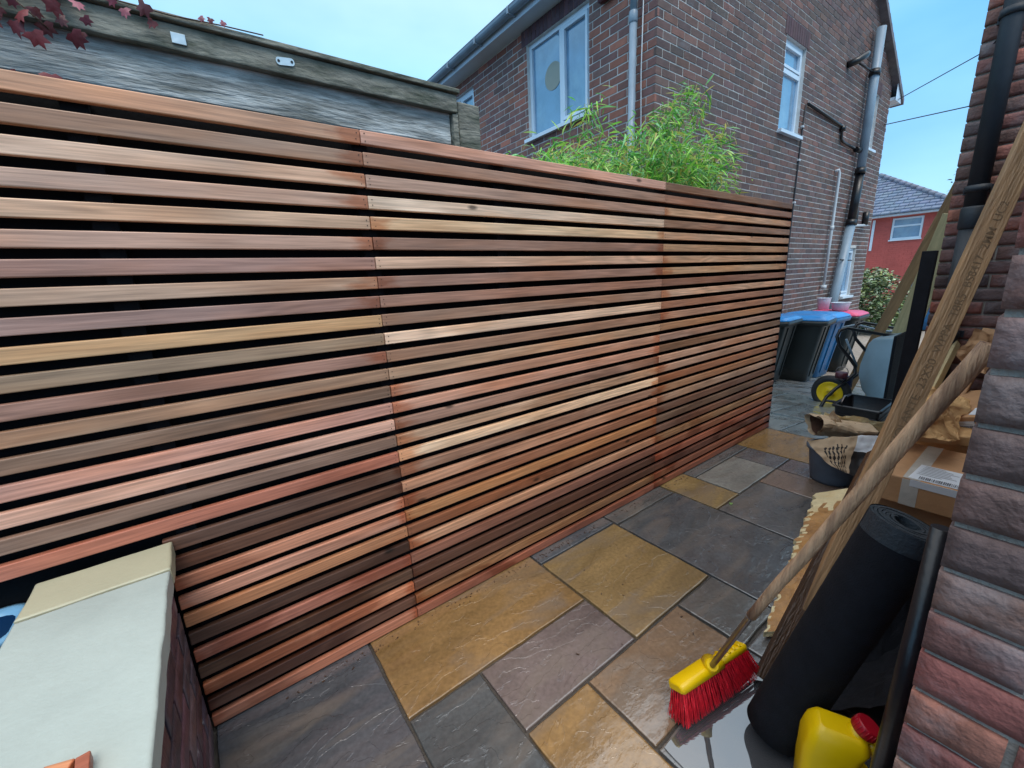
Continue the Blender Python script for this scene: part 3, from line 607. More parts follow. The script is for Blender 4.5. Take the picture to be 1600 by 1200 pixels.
def mortar_panel(O, U, Nn, Lw, z0, z1, holes, depth=.2, name='wall'):
    U = V(U); Nn = V(Nn); Mw = Matrix(((U.x, -Nn.x, 0, O[0]), (U.y, -Nn.y, 0, O[1]), (0, 0, 1, 0), (0, 0, 0, 1)))
    us = sorted({0, Lw}|{h[0] for h in holes}|{h[1] for h in holes}); zs = sorted({z0, z1}|{h[2] for h in holes}|{h[3] for h in holes}); mb = MB()
    for i in range(len(us)-1):
        for k in range(len(zs)-1):
            cu, cz = (us[i]+us[i+1])/2, (zs[k]+zs[k+1])/2
            if any(h[0] < cu < h[1] and h[2] < cz < h[3] for h in holes): continue
            mb.box((us[i]+(.007 if i == 0 else 0), .0045, zs[k]), (us[i+1], depth, zs[k+1]), Mx=Mw)
    return mb.obj(name, M_mortar_house, house)
# side wall along +X
EV = 4.85  # eaves height at side
Ls = 8.05; side_holes = [(2.96, 3.66, 3.28, 4.45), (6.62, 7.32, 3.56, 4.55), (6.66, 7.26, .70, 1.68)]
ridge_u = Ls/2; slope = .60
def under(u, z): return z < EV-.05+slope*min(u+.35, Ls+.35-u)
wall_courses((hx, hy), (1, 0, 0), (0, -1, 0), Ls, hb, 7.6, side_holes, SD, 0, under, lambda u, z: z > -.1+0*u and z < 7.0)
mortar_panel((hx, hy), (1, 0, 0), (0, -1, 0), Ls, hb, EV, side_holes)
MB().add([(hx+.007, hy+.0065, EV), (hx+Ls, hy+.0065, EV), (hx+Ls/2, hy+.0065, EV+slope*(Ls/2+.2)), (hx+.007, hy+.2, EV), (hx+Ls, hy+.2, EV), (hx+Ls/2, hy+.2, EV+slope*(Ls/2+.2))], [(0, 1, 2), (5, 4, 3), (0, 3, 4, 1), (1, 4, 5, 2), (2, 5, 3, 0)]).obj('gable_wall', M_mortar_house, house)
# front wall along +Y
Lf = 6.2; EF = 4.61
front_holes = [(.92, 2.06, 3.27, 4.42), (3.43, 4.35, 3.27, 4.43)]
wall_courses((hx, hy), (0, 1, 0), (-1, 0, 0), Lf, hb, EF, front_holes, FR, 1, None, lambda u, z: z > 1.2)
mortar_panel((hx, hy+.2), (0, 1, 0), (-1, 0, 0), Lf-.2, hb, EF, [(a-.2, b-.2, c, d) for a, b, c, d in front_holes], .195)
MB().box((hx+.0065, hy+.0065, hb), (hx+.2, hy+.2, EF)).obj('corner_core', M_mortar_house, house)
MB().box((hx+.2, hy+Lf-.2, hb), (hx+Ls, hy+Lf, EF)).box((hx+Ls-.2, hy+.2, hb), (hx+Ls, hy+Lf-.2, EF)).obj('rear_wall', M_mortar_house, house)
allb.sort(key=lambda t: t[0])
rest = MB()
for i, (d, Mw, u, l, z, cols) in enumerate(allb):
    ti = R.randrange(12); py = R.uniform(-.0025, .0015)
    if i < 300:
        l2 = round(l, 3); link('brick', tintbox(l2, ti, cols), None, house, placed(Mw, u, py, z, l))
    else:
        rest.box((u, py, z), (u+l, .03, z+BH), jit(cols[ti % len(cols)], .2, .05), Mw)
tag(rest.obj('bricks', M_brick_tint, house), kind='stuff')
# flip: Mw for front has negative handedness only in winding, cycles shades both sides
# soldier course lintels
lt = MB()
for a, b, z in ((2.9, 3.72, 4.455), (6.58, 7.36, 4.555)):
    u = a
    while u < b: lt.box((hx+u, hy-.004, z), (hx+u+.066, hy+.03, z+.215), jit(lin((84, 62, 66)), .15)); u += .077
u = .86
while u < 2.12: lt.box((hx-.004, hy+u, 4.425), (hx+.03, hy+u+.066, 4.605), jit(lin((84, 62, 70)), .15)); u += .077
tag(lt.obj('lintel_bricks', M_brick_tint, house), kind='stuff')
def window(along, base, u0, u1, z0, z1, mull=None, trans=None, sash=None, rec=.05, fwid=.05, sillp=.06):
    """along 'x' (side wall) or 'y' (front wall)"""
    def T(u, d, z): return V((hx+u, hy+d, z)) if along == 'x' else V((hx+d, hy+u, z))
    def B(mb, u0, d0, z0, u1, d1, z1):
        a, b = T(u0, d0, z0), T(u1, d1, z1); mb.box([min(a[i], b[i]) for i in range(3)], [max(a[i], b[i]) for i in range(3)])
    mb = MB(); B(mb, u0, rec, z0, u0+fwid, rec+.06, z1); B(mb, u1-fwid, rec, z0, u1, rec+.06, z1)
    B(mb, u0+fwid, rec, z0, u1-fwid, rec+.06, z0+fwid); B(mb, u0+fwid, rec, z1-fwid, u1-fwid, rec+.06, z1)
    if mull: B(mb, mull-.03, rec+.002, z0+fwid, mull+.03, rec+.058, z1-fwid)
    if trans: B(mb, u0+fwid, rec-.004, trans-.03, u1-fwid, rec+.056, trans+.03)
    w_ = mb.obj('window', M_upvc, house)
    g = MB(); B(g, u0+fwid, rec+.03, z0+fwid, u1-fwid, rec+.036, z1-fwid); g.obj('pane', M_glass, w_)
    if sash:
        for (a, b, c, d) in sash:
            s = MB(); t = .035
            B(s, a, rec-.012, c, a+t, rec+.028, d); B(s, b-t, rec-.012, c, b, rec+.028, d); B(s, a+t, rec-.012, c, b-t, rec+.028, c+t); B(s, a+t, rec-.012, d-t, b-t, rec+.028, d); s.obj('sash', M_upvc, w_)
    s = MB(); B(s, u0-.04, -sillp, z0-.045, u1+.04, rec+.02, z0-.002); s.obj('sill', M_upvc, w_)
    gp = MB(); gp2 = T(u0, 0, z0); return w_
window('x', 0, 2.96, 3.66, 3.28, 4.45, trans=4.07, sash=[(3.02, 3.60, 4.11, 4.39)])
window('x', 0, 6.62, 7.32, 3.56, 4.55, trans=4.22)
window('x', 0, 6.66, 7.26, .70, 1.68, sash=[(6.72, 7.20, .76, 1.62)])
wf = window('y', 0, .92, 2.06, 3.27, 4.42, mull=1.44, sash=[(.98, 1.405, 3.33, 4.36)])
window('y', 0, 3.43, 4.35, 3.27, 4.43, mull=3.9, sash=[(3.49, 3.86, 3.33, 4.37)])
# things behind the front window glass: a round pale card and ornaments stuck to the pane
o = MB().tube([(hx+.074, hy+1.62, 3.92), (hx+.079, hy+1.62, 3.92)], .16, 28).obj('window_disc', M_curtain, wf)
# dark rooms behind
# eaves of the front, soffit / fascia / gutter / roof
ex = hx-.22
MB().box((ex, hy-.05, EF), (hx+.1, hy+Lf, EF+.012)).obj('soffit', M_upvc, house)
MB().box((ex-.02, hy-.05, EF-.012), (ex-.001, hy+Lf, EF+.15)).obj('fascia', M_upvc, house)
g = MB()
ring = lambda y: [V((ex-.085+.062*math.cos(t), y, EF+.10+.062*math.sin(t))) for t in [math.pi+math.pi*i/8 for i in range(9)]]+[V((ex-.085+.056*math.cos(t), y, EF+.10+.056*math.sin(t))) for t in [2*math.pi-math.pi*i/8 for i in range(9)]]
g.loft([ring(hy-.06), ring(hy+Lf)], smooth=False).obj('gutter', M_grey_pipe, house)
for i in range(8):
    y = hy+.35+i*.8; MB().box((ex-.16, y, EF+.03), (ex-.15, y+.03, EF+.11)).box((ex-.15, y, EF+.028), (ex-.022, y+.03, EF+.036)).obj('gutter_bracket', M_grey_pipe, house)
# roof
zr = EV+slope*(Ls/2+.3); zf = EF+.16; zl = EV-.02
rf = MB()
def slopepl(xa, za, xb, zb, y0, y1, th=.07): rf.add([(xa, y0, za), (xb, y0, zb), (xb, y1, zb), (xa, y1, za), (xa, y0, za-th), (xb, y0, zb-th), (xb, y1, zb-th), (xa, y1, za-th)], [(0, 1, 2, 3), (7, 6, 5, 4), (0, 4, 5, 1), (1, 5, 6, 2), (2, 6, 7, 3), (3, 7, 4, 0)], lin((78, 92, 112)))
xr = hx+Ls/2; 
slopepl(ex-.10, zf, xr, zf+(xr-ex+.10)*.60, hy-.09, hy+Lf); zrid = zf+(xr-ex+.10)*.60
slopepl(xr+.001, zrid, hx+Ls+.50, zrid-(Ls/2+.50)*.60, hy-.09, hy+Lf); roof = rf.obj('roof', M_tile, house)
vt = MB(); n = 26
for i in range(n):
    x = xr+(Ls/2+.5)*i/n; z = zrid-(x-xr)*.6; dx = (Ls/2+.5)/n
    vt.add([(x, hy-.115, z+.03), (x+dx*.97, hy-.115, z-.6*dx+.018), (x+dx*.97, hy+.1, z-.6*dx+.018), (x, hy+.1, z+.03), (x, hy-.115, z-.08), (x+dx*.97, hy-.115, z-.6*dx-.08), (x+dx*.97, hy+.1, z-.6*dx-.08), (x, hy+.1, z-.08)], [(0, 1, 2, 3), (7, 6, 5, 4), (0, 4, 5, 1), (1, 5, 6, 2), (2, 6, 7, 3), (3, 7, 4, 0)], jit(lin((104, 100, 104)), .2))
vt.obj('verge_tiles', M_tile, roof)
zb = zrid-(Ls/2+.3)*.6
MB().box((hx+Ls, hy-.08, zb-.19), (hx+Ls+.38, hy+Lf, zb-.13)).box((hx+Ls+.36, hy-.085, zb-.2), (hx+Ls+.385, hy+Lf, zb-.02)).add([(hx+Ls-.02, hy-.09, zb-.2), (hx+Ls+.39, hy-.09, zb-.2), (hx+Ls+.3, hy-.09, zb-.04), (hx+Ls-.02, hy-.09, zb+.1)], [(0, 1, 2, 3)]).obj('box_end', M_upvc, house)
# front downpipe + alarm
d = empty('drainpipe', (4.14, 3.22, 0), 'pale blue-grey painted drainpipe on the front of the brick house near its corner', 'pipe')
MB().tube([(4.14, 3.22, -.3), (4.14, 3.22, 3.93)], .038, 14).obj('pipe_length', M_grey_pipe, d)
MB().tube([(4.14, 3.22, 3.94), (4.14, 3.22, 4.45), (4.0, 3.22, 4.6)], .034, 14).obj('pipe_length', M_grey_pipe, d)
MB().tube([(4.14, 3.22, 3.86), (4.14, 3.22, 3.87), (4.14, 3.22, 3.96), (4.14, 3.22, 3.97)], [.038, .046, .046, .038], 14).obj('socket', M_grey_pipe, d)
MB().tube([(4.19, 3.13, 1), (4.19, 3.125, 2.8), (4.185, 3.14, 3.4), (4.19, 3.13, 4.55)], .006, 6).obj('cable', M_white_pipe, d)
rbox('alarm_box', (4.12, 3.45, 4.25), (4.2, 3.70, 4.40), M_alarm, house, .02)
# soil pipe etc. on the side wall
sp = empty('soil_pipe', (10.5, 2.86, -.4), 'grey soil pipe with a black middle length on the side wall of the brick house', 'pipe')
MB().tube([(10.62, 2.87, 3.07), (10.66, 2.87, 5.42)], .072, 16).obj('pipe_length', M_grey_pipe, sp)
MB().tube([(10.5, 2.87, 2.13), (10.62, 2.87, 3.05)], .072, 16).obj('pipe_length', M_black, sp)
MB().tube([(10.05, 2.87, .2), (10.12, 2.87, .8), (10.5, 2.87, 2.1)], .078, 16).obj('pipe_length', M_grey_pipe, sp)
for z, x in ((2.13, 10.5), (3.06, 10.62), (4.7, 10.645)): MB().tube([(x-.02, 2.87, z-.05), (x, 2.87, z+.05)], .086, 16).obj('collar', M_black, sp)
MB().tube([(10.6, 2.8, 1.42), (10.1, 2.85, 1.44)], .012, 6).obj('clip', M_black, sp); MB().tube([(9.95, 2.92, 4.72), (10.6, 2.87, 4.70)], .016, 6).obj('clip', M_black, sp)
wp = empty('waste_pipe', (9.6, 2.93, 3.6), 'thin black waste pipe stepping down to the soil pipe on the dark brick wall', 'pipe')
MB().tube([(8.05, 2.95, 3.76), (9.55, 2.95, 3.70), (9.62, 2.95, 3.68), (9.64, 2.95, 3.5), (9.75, 2.95, 3.47), (10.5, 2.93, 3.42)], .022, 8).obj('pipe_length', M_black, wp)
MB().tube([(8.05, 2.95, 3.783), (9.5, 2.95, 3.723)], .008, 6).obj('cable', M_white_pipe, wp)
MB().tube([(10.38, 2.92, 3.42), (10.52, 2.9, 3.42)], .05, 8).obj('joint', M_black, wp); MB().tube([(9.62, 2.94, 3.7), (9.62, 2.94, 3.62)], .045, 8).obj('joint', M_black, wp)
o = MB().tube([(9.55, 2.97, 4.62), (9.62, 2.86, 4.66), (9.80, 2.80, 4.76), (9.86, 2.80, 4.80)], [.05, .055, .05, .045], 10).obj('flue_elbow', M_black); tag(o, 'stubby black flue elbow sticking out of the dark brick wall left of the soil pipe', 'flue')
cb = empty('cable', (7.97, 2.96, 2), 'black cable clipped down the dark brick wall beside the narrow window', 'cable')
MB().tube([(8.02, 2.965, 3.75), (7.97, 2.965, 3.3), (7.95, 2.965, 2.4), (7.93, 2.965, 1.4), (7.92, 2.965, .2)], .011, 6).obj('cable_run', M_wire, cb)
for z in (3.42, 2.95, 2.33): rbox('clip', (7.935, 2.945, z), (7.99, 2.98, z+.03), M_white_pipe, cb, .004)
ov = empty('overflow_pipe', (9.68, 2.94, 1), 'thin white vertical pipe with a bent top on the dark brick wall', 'pipe')
MB().tube([(9.62, 2.98, 2.98), (9.66, 2.93, 3.0), (9.68, 2.92, 2.94), (9.66, 2.92, 2.0), (9.62, 2.92, .9)], .024, 8).obj('pipe_length', M_white_pipe, ov)
MB().tube([(9.665, 2.92, 2.05), (9.664, 2.92, 1.98)], .034, 8).obj('joint', M_white_pipe, ov); MB().tube([(9.624, 2.92, .98), (9.62, 2.92, .92)], .05, 8).obj('joint', M_white_pipe, ov)
sw = empty('waste_pipe', (11.2, 2.93, 2.1), 'short white waste pipe with black fittings joining the soil pipe near the house corner', 'pipe')
MB().tube([(10.55, 2.9, 2.08), (11.75, 2.93, 2.14)], .024, 8).obj('pipe_length', M_white_pipe, sw)
MB().tube([(11.6, 2.93, 2.14), (11.6, 2.93, 2.4)], .055, 8).obj('fitting', M_black, sw); MB().tube([(10.82, 2.9, 2.1), (10.82, 2.9, 2.42)], .045, 8).obj('fitting', M_black, sw)

# ================================================================== FAR RED HOUSE
rh = empty('brick_house', (24, 3, -.43), 'distant red-painted brick house with a grey tiled hip roof at right', 'house')
rx = 22.0; ry0, ry1 = 3.0, 9.0
MB().box((rx, ry0, -.45), (rx+7, 3.82, 3.06)).box((rx, 3.82, -.45), (rx+7, 4.72, 2.2)).box((rx, 3.82, 3.0), (rx+7, 4.72, 3.06)).box((rx, 4.72, -.45), (rx+7, ry1, 3.06)).box((rx+.25, 3.82, 2.2), (rx+7, 4.72, 3.0)).obj('wall', M_redpaint, rh)
# raised courses of the painted brickwork
cs = MB(); z = -.4; k = 0
while z < 3.0:
    y = ry0+(.11 if k % 2 else 0)
    while y < 5.6:
        if y+.215 < 3.80 or y > 4.74 or not 2.1 < z < 3.0: cs.box((rx-.008+R.uniform(-.002, .002), y, z), (rx-.001, y+.215, z+.066))
        y += .225
    z += .075; k += 1
tag(cs.obj('bricks', M_redpaint, rh), kind='stuff')
rw = MB()
def rb(y0, y1, z0, z1): rw.box((rx+.02, y0, z0), (rx+.08, y1, z1))
rb(3.83, 3.89, 2.21, 2.99); rb(4.65, 4.71, 2.21, 2.99); rb(3.89, 4.65, 2.21, 2.27); rb(3.89, 4.65, 2.93, 2.99); rb(3.89, 4.65, 2.66, 2.72)
wn = rw.obj('window', M_upvc, rh); MB().box((rx+.05, 3.89, 2.27), (rx+.055, 4.65, 2.93)).obj('pane', M_glass, wn); MB().box((rx-.06, 3.80, 2.16), (rx+.05, 4.74, 2.205)).obj('sill', M_upvc, wn)
MB().box((rx-.03, 5.22, 1.85), (rx-.010, 5.30, 3.0)).obj('door_frame', M_upvc, rh)
MB().box((rx-.32, ry0-.3, 3.06), (rx, ry1, 3.08)).box((rx-.34, ry0-.32, 3.06), (rx-.32, ry1, 3.2)).obj('fascia', M_upvc, rh)
rt_ = MB(); nrow = 15
for i in range(nrow):
    t0, t1 = i/nrow, (i+1)/nrow; X = lambda t: rx-.4+t*2.9; Z = lambda t: 3.14+t*1.84; Yr = lambda t: ry0-.2+t*3.1
    y = Yr(t0)
    while y < 8.5:
        ye = y+.28
        ya, yb = max(y, Yr(t0)), ye-.015
        if yb > Yr(t0): rt_.add([(X(t0), ya, Z(t0)+.05), (X(t0), yb, Z(t0)+.05), (X(t1), yb, Z(t1)+.012), (X(t1), max(ya, Yr(t1)), Z(t1)+.012), (X(t0), ya, Z(t0)), (X(t0), yb, Z(t0))], [(0, 1, 2, 3), (4, 5, 1, 0)], jit(lin((98, 112, 134)), .16))
        y = ye
    # hip side
rt_.add([(rx-.4, ry0-.2, 3.12), (rx+2.5, ry0+2.9, 4.97), (rx+7, ry0+2.9, 4.97), (rx+7.4, ry0-.2, 3.12)], [(0, 3, 2, 1)], lin((98, 112, 134)))
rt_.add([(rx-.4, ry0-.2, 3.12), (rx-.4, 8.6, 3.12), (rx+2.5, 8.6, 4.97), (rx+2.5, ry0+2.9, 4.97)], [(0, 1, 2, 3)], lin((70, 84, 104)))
rfo = rt_.obj('roof', M_tile, rh)
hp = MB()
for i in range(14):
    a = V((rx-.4, ry0-.2, 3.18)).lerp(V((rx+2.5, ry0+2.9, 5.02)), i/14); b = V((rx-.4, ry0-.2, 3.18)).lerp(V((rx+2.5, ry0+2.9, 5.02)), (i+.96)/14); hp.tube([a, b], [.10, .09], 6, tint=jit(lin((112, 118, 134)), .15))
hp.tube([(rx+2.5, ry0+2.9, 5.02), (rx+7, ry0+2.9, 5.02)], .09, 6, tint=lin((112, 118, 134))); hp.obj('hip_tiles', M_tile, rfo)

# ================================================================== PLANTS
def leafm(l, w_, droop, cols, name='leaf'):
    mb = MB(); n = 5; L_, Rr, Cc = [], [], []
    for i in range(n+1):
        t = i/n; ww = w_*math.sin(math.pi*min(1, t*1.0+.03))**.7*(1-t*.25)*.5; z = -droop*t*t*l
        Cc.append(V((l*t, 0, z))); L_.append(V((l*t, ww, z+ww*.3))); Rr.append(V((l*t, -ww, z+ww*.3)))
    vs = Cc+L_+Rr; fs = []
    for i in range(n): fs += [(i, i+1, n+2+i, n+1+i), (i+1, i, 2*n+2+i, 2*n+3+i)]
    return vs, fs
def rotm(d, roll):
    d = d.normalized(); side = d.cross(V((0, 0, 1)));
    if side.length < 1e-3: side = V((1, 0, 0))
    side.normalize(); upv = side.cross(d); side2 = side*math.cos(roll)+upv*math.sin(roll); upv = side2.cross(d)
    y = upv.cross(d); return Matrix(((d.x, y.x, upv.x, 0), (d.y, y.y, upv.y, 0), (d.z, y.z, upv.z, 0), (0, 0, 0, 1)))
bam = empty('bamboo_plant', (2.6, 2.1, -.35), 'bright green bamboo clump poking over the cedar fence in front of the brick house', 'plant')
prof = [(1.50, 1.90), (1.62, 2.0), (1.75, 2.06), (2.0, 2.14), (2.25, 2.2), (2.5, 2.26), (2.9, 2.34), (3.15, 2.32), (3.4, 2.18), (3.6, 2.02), (3.75, 1.88)]
def ptop(x):
    for (a, b), (c, d_) in zip(prof, prof[1:]):
        if a <= x <= c: return b+(d_-b)*(x-a)/(c-a)
    return 1.9
canes = []
for i in range(100):
    x = 1.54+2.1*R.random()**(1.0 if i % 2 else 1.2); canes.append((x, R.uniform(1.75, 2.35), ptop(x)-abs(R.gauss(0, .17))+.02))
canes += [(3.2, 2.0, 2.66), (3.35, 2.0, 2.72), (3.0, 2.0, 2.54), (3.62, 2.0, 2.40), (3.78, 1.98, 2.52), (3.28, 2.0, 2.70), (3.12, 2.05, 2.58), (3.42, 2.0, 2.62), (2.12, 2.0, 2.36), (2.2, 2.05, 2.42), (2.95, 2.0, 2.48), (3.72, 1.97, 2.44), (3.85, 1.98, 2.25), (3.74, 1.95, 2.3), (3.5, 2.0, 2.3), (3.66, 1.9, 1.98), (3.8, 1.9, 1.95), (2.98, 2.1, 2.4), (2.88, 2.0, 2.42), (3.6, 1.95, 2.25)]
cm = MB(); leaves = []
for ci, (x, y, z) in enumerate(canes):
    bx = 2.65+(x-2.65)*.45; by = 2.1+(y-2.1)*.5; P0 = V((bx, by, -.35)); P1_ = V((bx+(x-bx)*.35, by, z*.72)); P2_ = V((x, y, z))
    pt = [(1-t)**2*P0+2*t*(1-t)*P1_+t*t*P2_ for t in [k/8 for k in range(9)]]
    cm.tube(pt, [.006-.0045*k/8 for k in range(9)], 5)
    nl = 78 if ci < 100 else 46
    for _ in range(nl):
        t = 1-abs(R.gauss(0, .16)) if ci < 100 else 1-abs(R.gauss(0, .09)); t = max(.45, min(1, t))
        p = (1-t)**2*P0+2*t*(1-t)*P1_+t*t*P2_
        sp_ = .10 if ci < 100 else .045
        p = p+V((R.gauss(0, sp_), R.gauss(0, sp_), R.gauss(0, sp_*.6)-.01))
        if p.z < 1.55 or p.y < 1.52: continue
        a = R.uniform(0, 2*math.pi); d_ = V((math.cos(a), math.sin(a), R.uniform(-.75, .5)))
        leaves.append((p, d_, R.uniform(.055, .12), R.uniform(-.8, .8), R.uniform(.1, .7)))
cm.obj('canes', M_cane, bam)
GL = [lin(c) for c in ((128, 196, 72), (104, 180, 84), (160, 214, 92), (84, 150, 80), (186, 222, 130), (130, 192, 128), (78, 130, 62), (196, 188, 100))]
leaves.sort(key=lambda t: (t[0]-CAM).length-(.6 if t[0].z > 1.85 else 0))
lms = []
for k in range(6):
    vs, fs = leafm(.1, .011+.002*(k % 3), .15+.12*k, None); lms.append(MB().add(vs, fs, smooth=True).mesh('leaf')); lms[-1].materials.append(M_greenobj)
rest = MB()
for i, (p, d_, l_, ro_, dr) in enumerate(leaves):
    Mx = Matrix.Translation(p) @ rotm(d_, ro_)
    if i < 300:
        link('leaf', lms[i % 6], None, bam, Mx @ Matrix.Scale(l_/.1, 4), jit(R.choice(GL), .2, .06))
    else:
        vs, fs = leafm(l_, l_*.13, dr, None); rest.add([Mx @ v for v in vs], fs, jit(R.choice(GL), .25, .06), True)
tag(rest.obj('foliage', M_green, bam), kind='stuff')

def bush(name, blobs, n, ls, cols, label, cat, trunk=None):
    root = empty(name, (blobs[0][0][0], blobs[0][0][1], -.43), label, cat); mb = MB()
    for i in range(n):
        (c, r) = blobs[R.randrange(len(blobs))]
        while True:
            q = V((R.uniform(-1, 1), R.uniform(-1, 1), R.uniform(-1, 1)))
            if .35 < q.length < 1: break
        p = V(c)+V((q.x*r[0], q.y*r[1], q.z*r[2])); 
        if p.z < -.42: continue
        l_ = R.uniform(.6, 1.2)*ls; vs, fs = leafm(l_, l_*.55, .2, None); a = R.uniform(0, 6.28)
        Mx = Matrix.Translation(p) @ rotm(V((math.cos(a), math.sin(a), R.uniform(-.5, .6))), R.uniform(-1, 1))
        mb.add([Mx @ v for v in vs], fs, jit(R.choice(cols), .3, .08), True)
    tag(mb.obj('foliage', M_hedge, root), kind='stuff')
    if trunk:
        t = MB(); [t.tube(a, b, 6) for a, b in trunk]; t.obj('trunk', M_wetwood, root)
HC = [lin(c) for c in ((120, 142, 92), (84, 108, 66), (150, 168, 126), (60, 86, 52), (176, 190, 160), (132, 142, 78), (44, 62, 40))]
bush('hedge_bush', [((14.2, 3.0, .55), (.9, .62, .55)), ((14.4, 3.45, .3), (.8, .5, .7)), ((14.0, 2.75, .1), (.7, .5, .5)), ((14.4, 3.3, .9), (.6, .45, .35)), ((14.0, 3.1, -.1), (.7, .8, .35))], 5200, .10, HC,
     'variegated garden shrub between the bins and the distant red house', 'shrub', [([(14.2, 3.0, -.43), (14.2, 3.0, .4)], .05), ([(14.3, 3.3, -.43), (14.4, 3.5, .5)], .04), ([(14.2, 3.1, 0), (14.1, 2.7, .4)], .03)])
bush('tree', [((18.0, 2.35, 3.2), (.8, .38, .75)), ((18.2, 2.15, 2.5), (.7, .3, .7)), ((18, 2.5, 2.5), (.4, .22, .4)), ((18, 2.2, 4.0), (.4, .25, .45))], 900, .10, [lin(c) for c in ((84, 108, 108), (104, 128, 128), (70, 92, 88), (124, 148, 140))],
     'small thin-leaved tree standing beyond the brick corner under the wires', 'tree', [([(18.1, 2.1, -.4), (18.1, 2.15, 1.5), (18, 2.3, 3.8)], [.09, .07, .015]), ([(18.1, 2.15, 1.8), (18, 2.5, 2.9)], [.04, .01])])
# low garden wall and blue bin beyond the shrub
gw = MB().box((16.5, .8, -.45), (16.75, 2.9, 1.12)).obj('garden_wall', M_stone_pale); tag(gw, 'pale rendered garden wall behind the far blue bin', 'wall')

# ================================================================== WIRES
for i, (a, b, lab) in enumerate((((12.9, 3.0, 4.75), (3.62, .494, 2.41), 'upper overhead wire crossing the sky to the brick corner'), ((12.2, 3.0, 4.15), (3.62, .524, 2.15), 'lower overhead wire crossing the sky to the brick corner'))):
    a, b = V(a), V(b); pts = [a.lerp(b, t/14)-V((0, 0, 0)) for t in range(15)]
    if i == 0: pts += [V((3.59, .47, 2.43)), V((3.585, .44, 2.50)), V((3.5, .40, 2.53))]
    o = MB().tube(pts, [.009-.006*min(1, k/14) for k in range(len(pts))], 6).obj('overhead_wire', M_wire); tag(o, lab, 'wire', 'overhead wires')

# ================================================================== WHEELIE BINS
def bin_(x, y, z, rz, mb_, ml, label, s=1.0):
    t = empty('wheelie_bin', (x, y, z), label, 'bin', 'wheelie bins along the house wall')
    B = Matrix.Translation((x, y, z)) @ Matrix.Rotation(rz, 4, 'Z') @ Matrix.Scale(s, 4)
    def lf(rings, nm, m, par=t, cap=(True, True)): return MB().loft([[B @ p for p in r] for r in rings], cap).obj(nm, m, par)
    # local: front is -y; width x .58, depth y .70, height 1.0
    lf([rr(0, .05, .215, .25, .05, .03), rr(0, .04, .23, .27, .055, .25), rr(0, .0, .275, .345, .06, .90), rr(0, 0, .28, .35, .06, .93)], 'body', mb_)
    lf([rr(0, 0, .275, .345, .06, .885), rr(0, 0, .305, .39, .06, .895), rr(0, 0, .312, .40, .06, .955), rr(0, 0, .275, .345, .06, .958)], 'rim', mb_)
    lf([rr(0, -.0, .30, .385, .06, .959), rr(0, -.0, .305, .39, .06, .965), rr(0, -.0, .295, .38, .06, .985), rr(0, 0, .24, .32, .08, 1.02), rr(0, .02, .10, .16, .06, 1.035)], 'lid', ml)
    MB().tube([B @ V(p) for p in ((-.22, .36, .93), (-.22, .43, .97), (.22, .43, .97), (.22, .36, .93))], .014*s, 8).obj('handle', mb_, t)
    for sx in (-1, 1):
        a = B @ V((sx*.255, .30, .10)); b = B @ V((sx*.30, .30, .10))
        MB().tube([a, b], .10*s, 18).obj('wheel', M_tyre, t)
    # ribs on the front and sides
    for k in (-.12, .12):
        MB().add([B @ V(p) for p in ((k-.012, -.222, .1), (k+.012, -.222, .1), (k+.012, -.352, .86), (k-.012, -.352, .86), (k-.012, -.20, .1), (k+.012, -.20, .1), (k+.012, -.335, .86), (k-.012, -.335, .86))], [(0, 1, 2, 3), (0, 3, 7, 4), (1, 5, 6, 2), (3, 2, 6, 7), (0, 4, 5, 1)]).obj('rib', mb_, t)
    return t
bin_(6.35, 2.55, gz(6.35), .03, M_bin, M_lidblue, 'black wheelie bin half hidden by the end of the cedar fence', .93)
bin_(7.05, 2.36, gz(7.05), .10, M_bin, M_lidblue, 'black wheelie bin with a blue lid standing whole beside the half-hidden one', .95)
bin_(7.75, 2.42, gz(7.75), -.05, M_binblue, M_lidblue, 'blue wheelie bin with blue lid between the black bin and the pink-lidded bin', 1.0)
bin_(8.65, 2.40, -.43, .0, M_bin, M_lidpink, 'black wheelie bin with a bright pink lid carrying white tubs', 1.0)
bin_(15.3, 2.25, -.43, .2, M_binblue, M_binblue, 'distant blue wheelie bin between the shrub and the leaning timbers', 1.25)
def tub(x, y, z, r, h, label):
    t = empty('plastic_tub', (x, y, z), label, 'tub', 'white tubs on the pink bin lid'); mb = MB(); rg = lambda rr_, zz: [V((x+rr_*math.cos(a), y+rr_*math.sin(a), zz)) for a in [2*math.pi*i/20 for i in range(20)]]
    mb.loft([rg(r*.8, z), rg(r, z+h)], (True, False)).loft([rg(r*.96, z+h), rg(r*.78, z+.01)], (False, True)).obj('body', M_tub, t)
    MB().loft([rg(r, z+h-.01), rg(r*1.07, z+h-.008), rg(r*1.07, z+h), rg(r*.95, z+h)], (False, False)).obj('rim', M_tub, t)
tub(8.55, 2.32, .608, .13, .13, 'wide white plastic tub at the front of the pink bin lid')
tub(8.75, 2.62, .608, .10, .19, 'taller white plastic tub at the back of the pink bin lid')

# ================================================================== WHEELBARROW (tipped on its nose)
wb = empty('wheelbarrow', (5.6, 1.15, -.18), 'grey plastic wheelbarrow with a yellow wheel tipped up on its side in the passage', 'wheelbarrow')
prof_ = [(1.02, .60), (1.20, .57), (1.245, .50), (1.29, .27), (1.29, .15), (1.235, .0), (1.10, -.13), (1.01, -.165)]
def tray_ring(x, k, inset=0):
    return [V((x, 1.01+(py-1.01)*k, .2+(pz-.2)*(1-(1-k)*.25))) for py, pz in prof_]
mb = MB(); mb.loft([tray_ring(5.55, 1.0), tray_ring(5.52, .93), tray_ring(5.62, 1.0), tray_ring(5.98, 1.0), tray_ring(6.08, .93)], (True, True))
sh = MB()
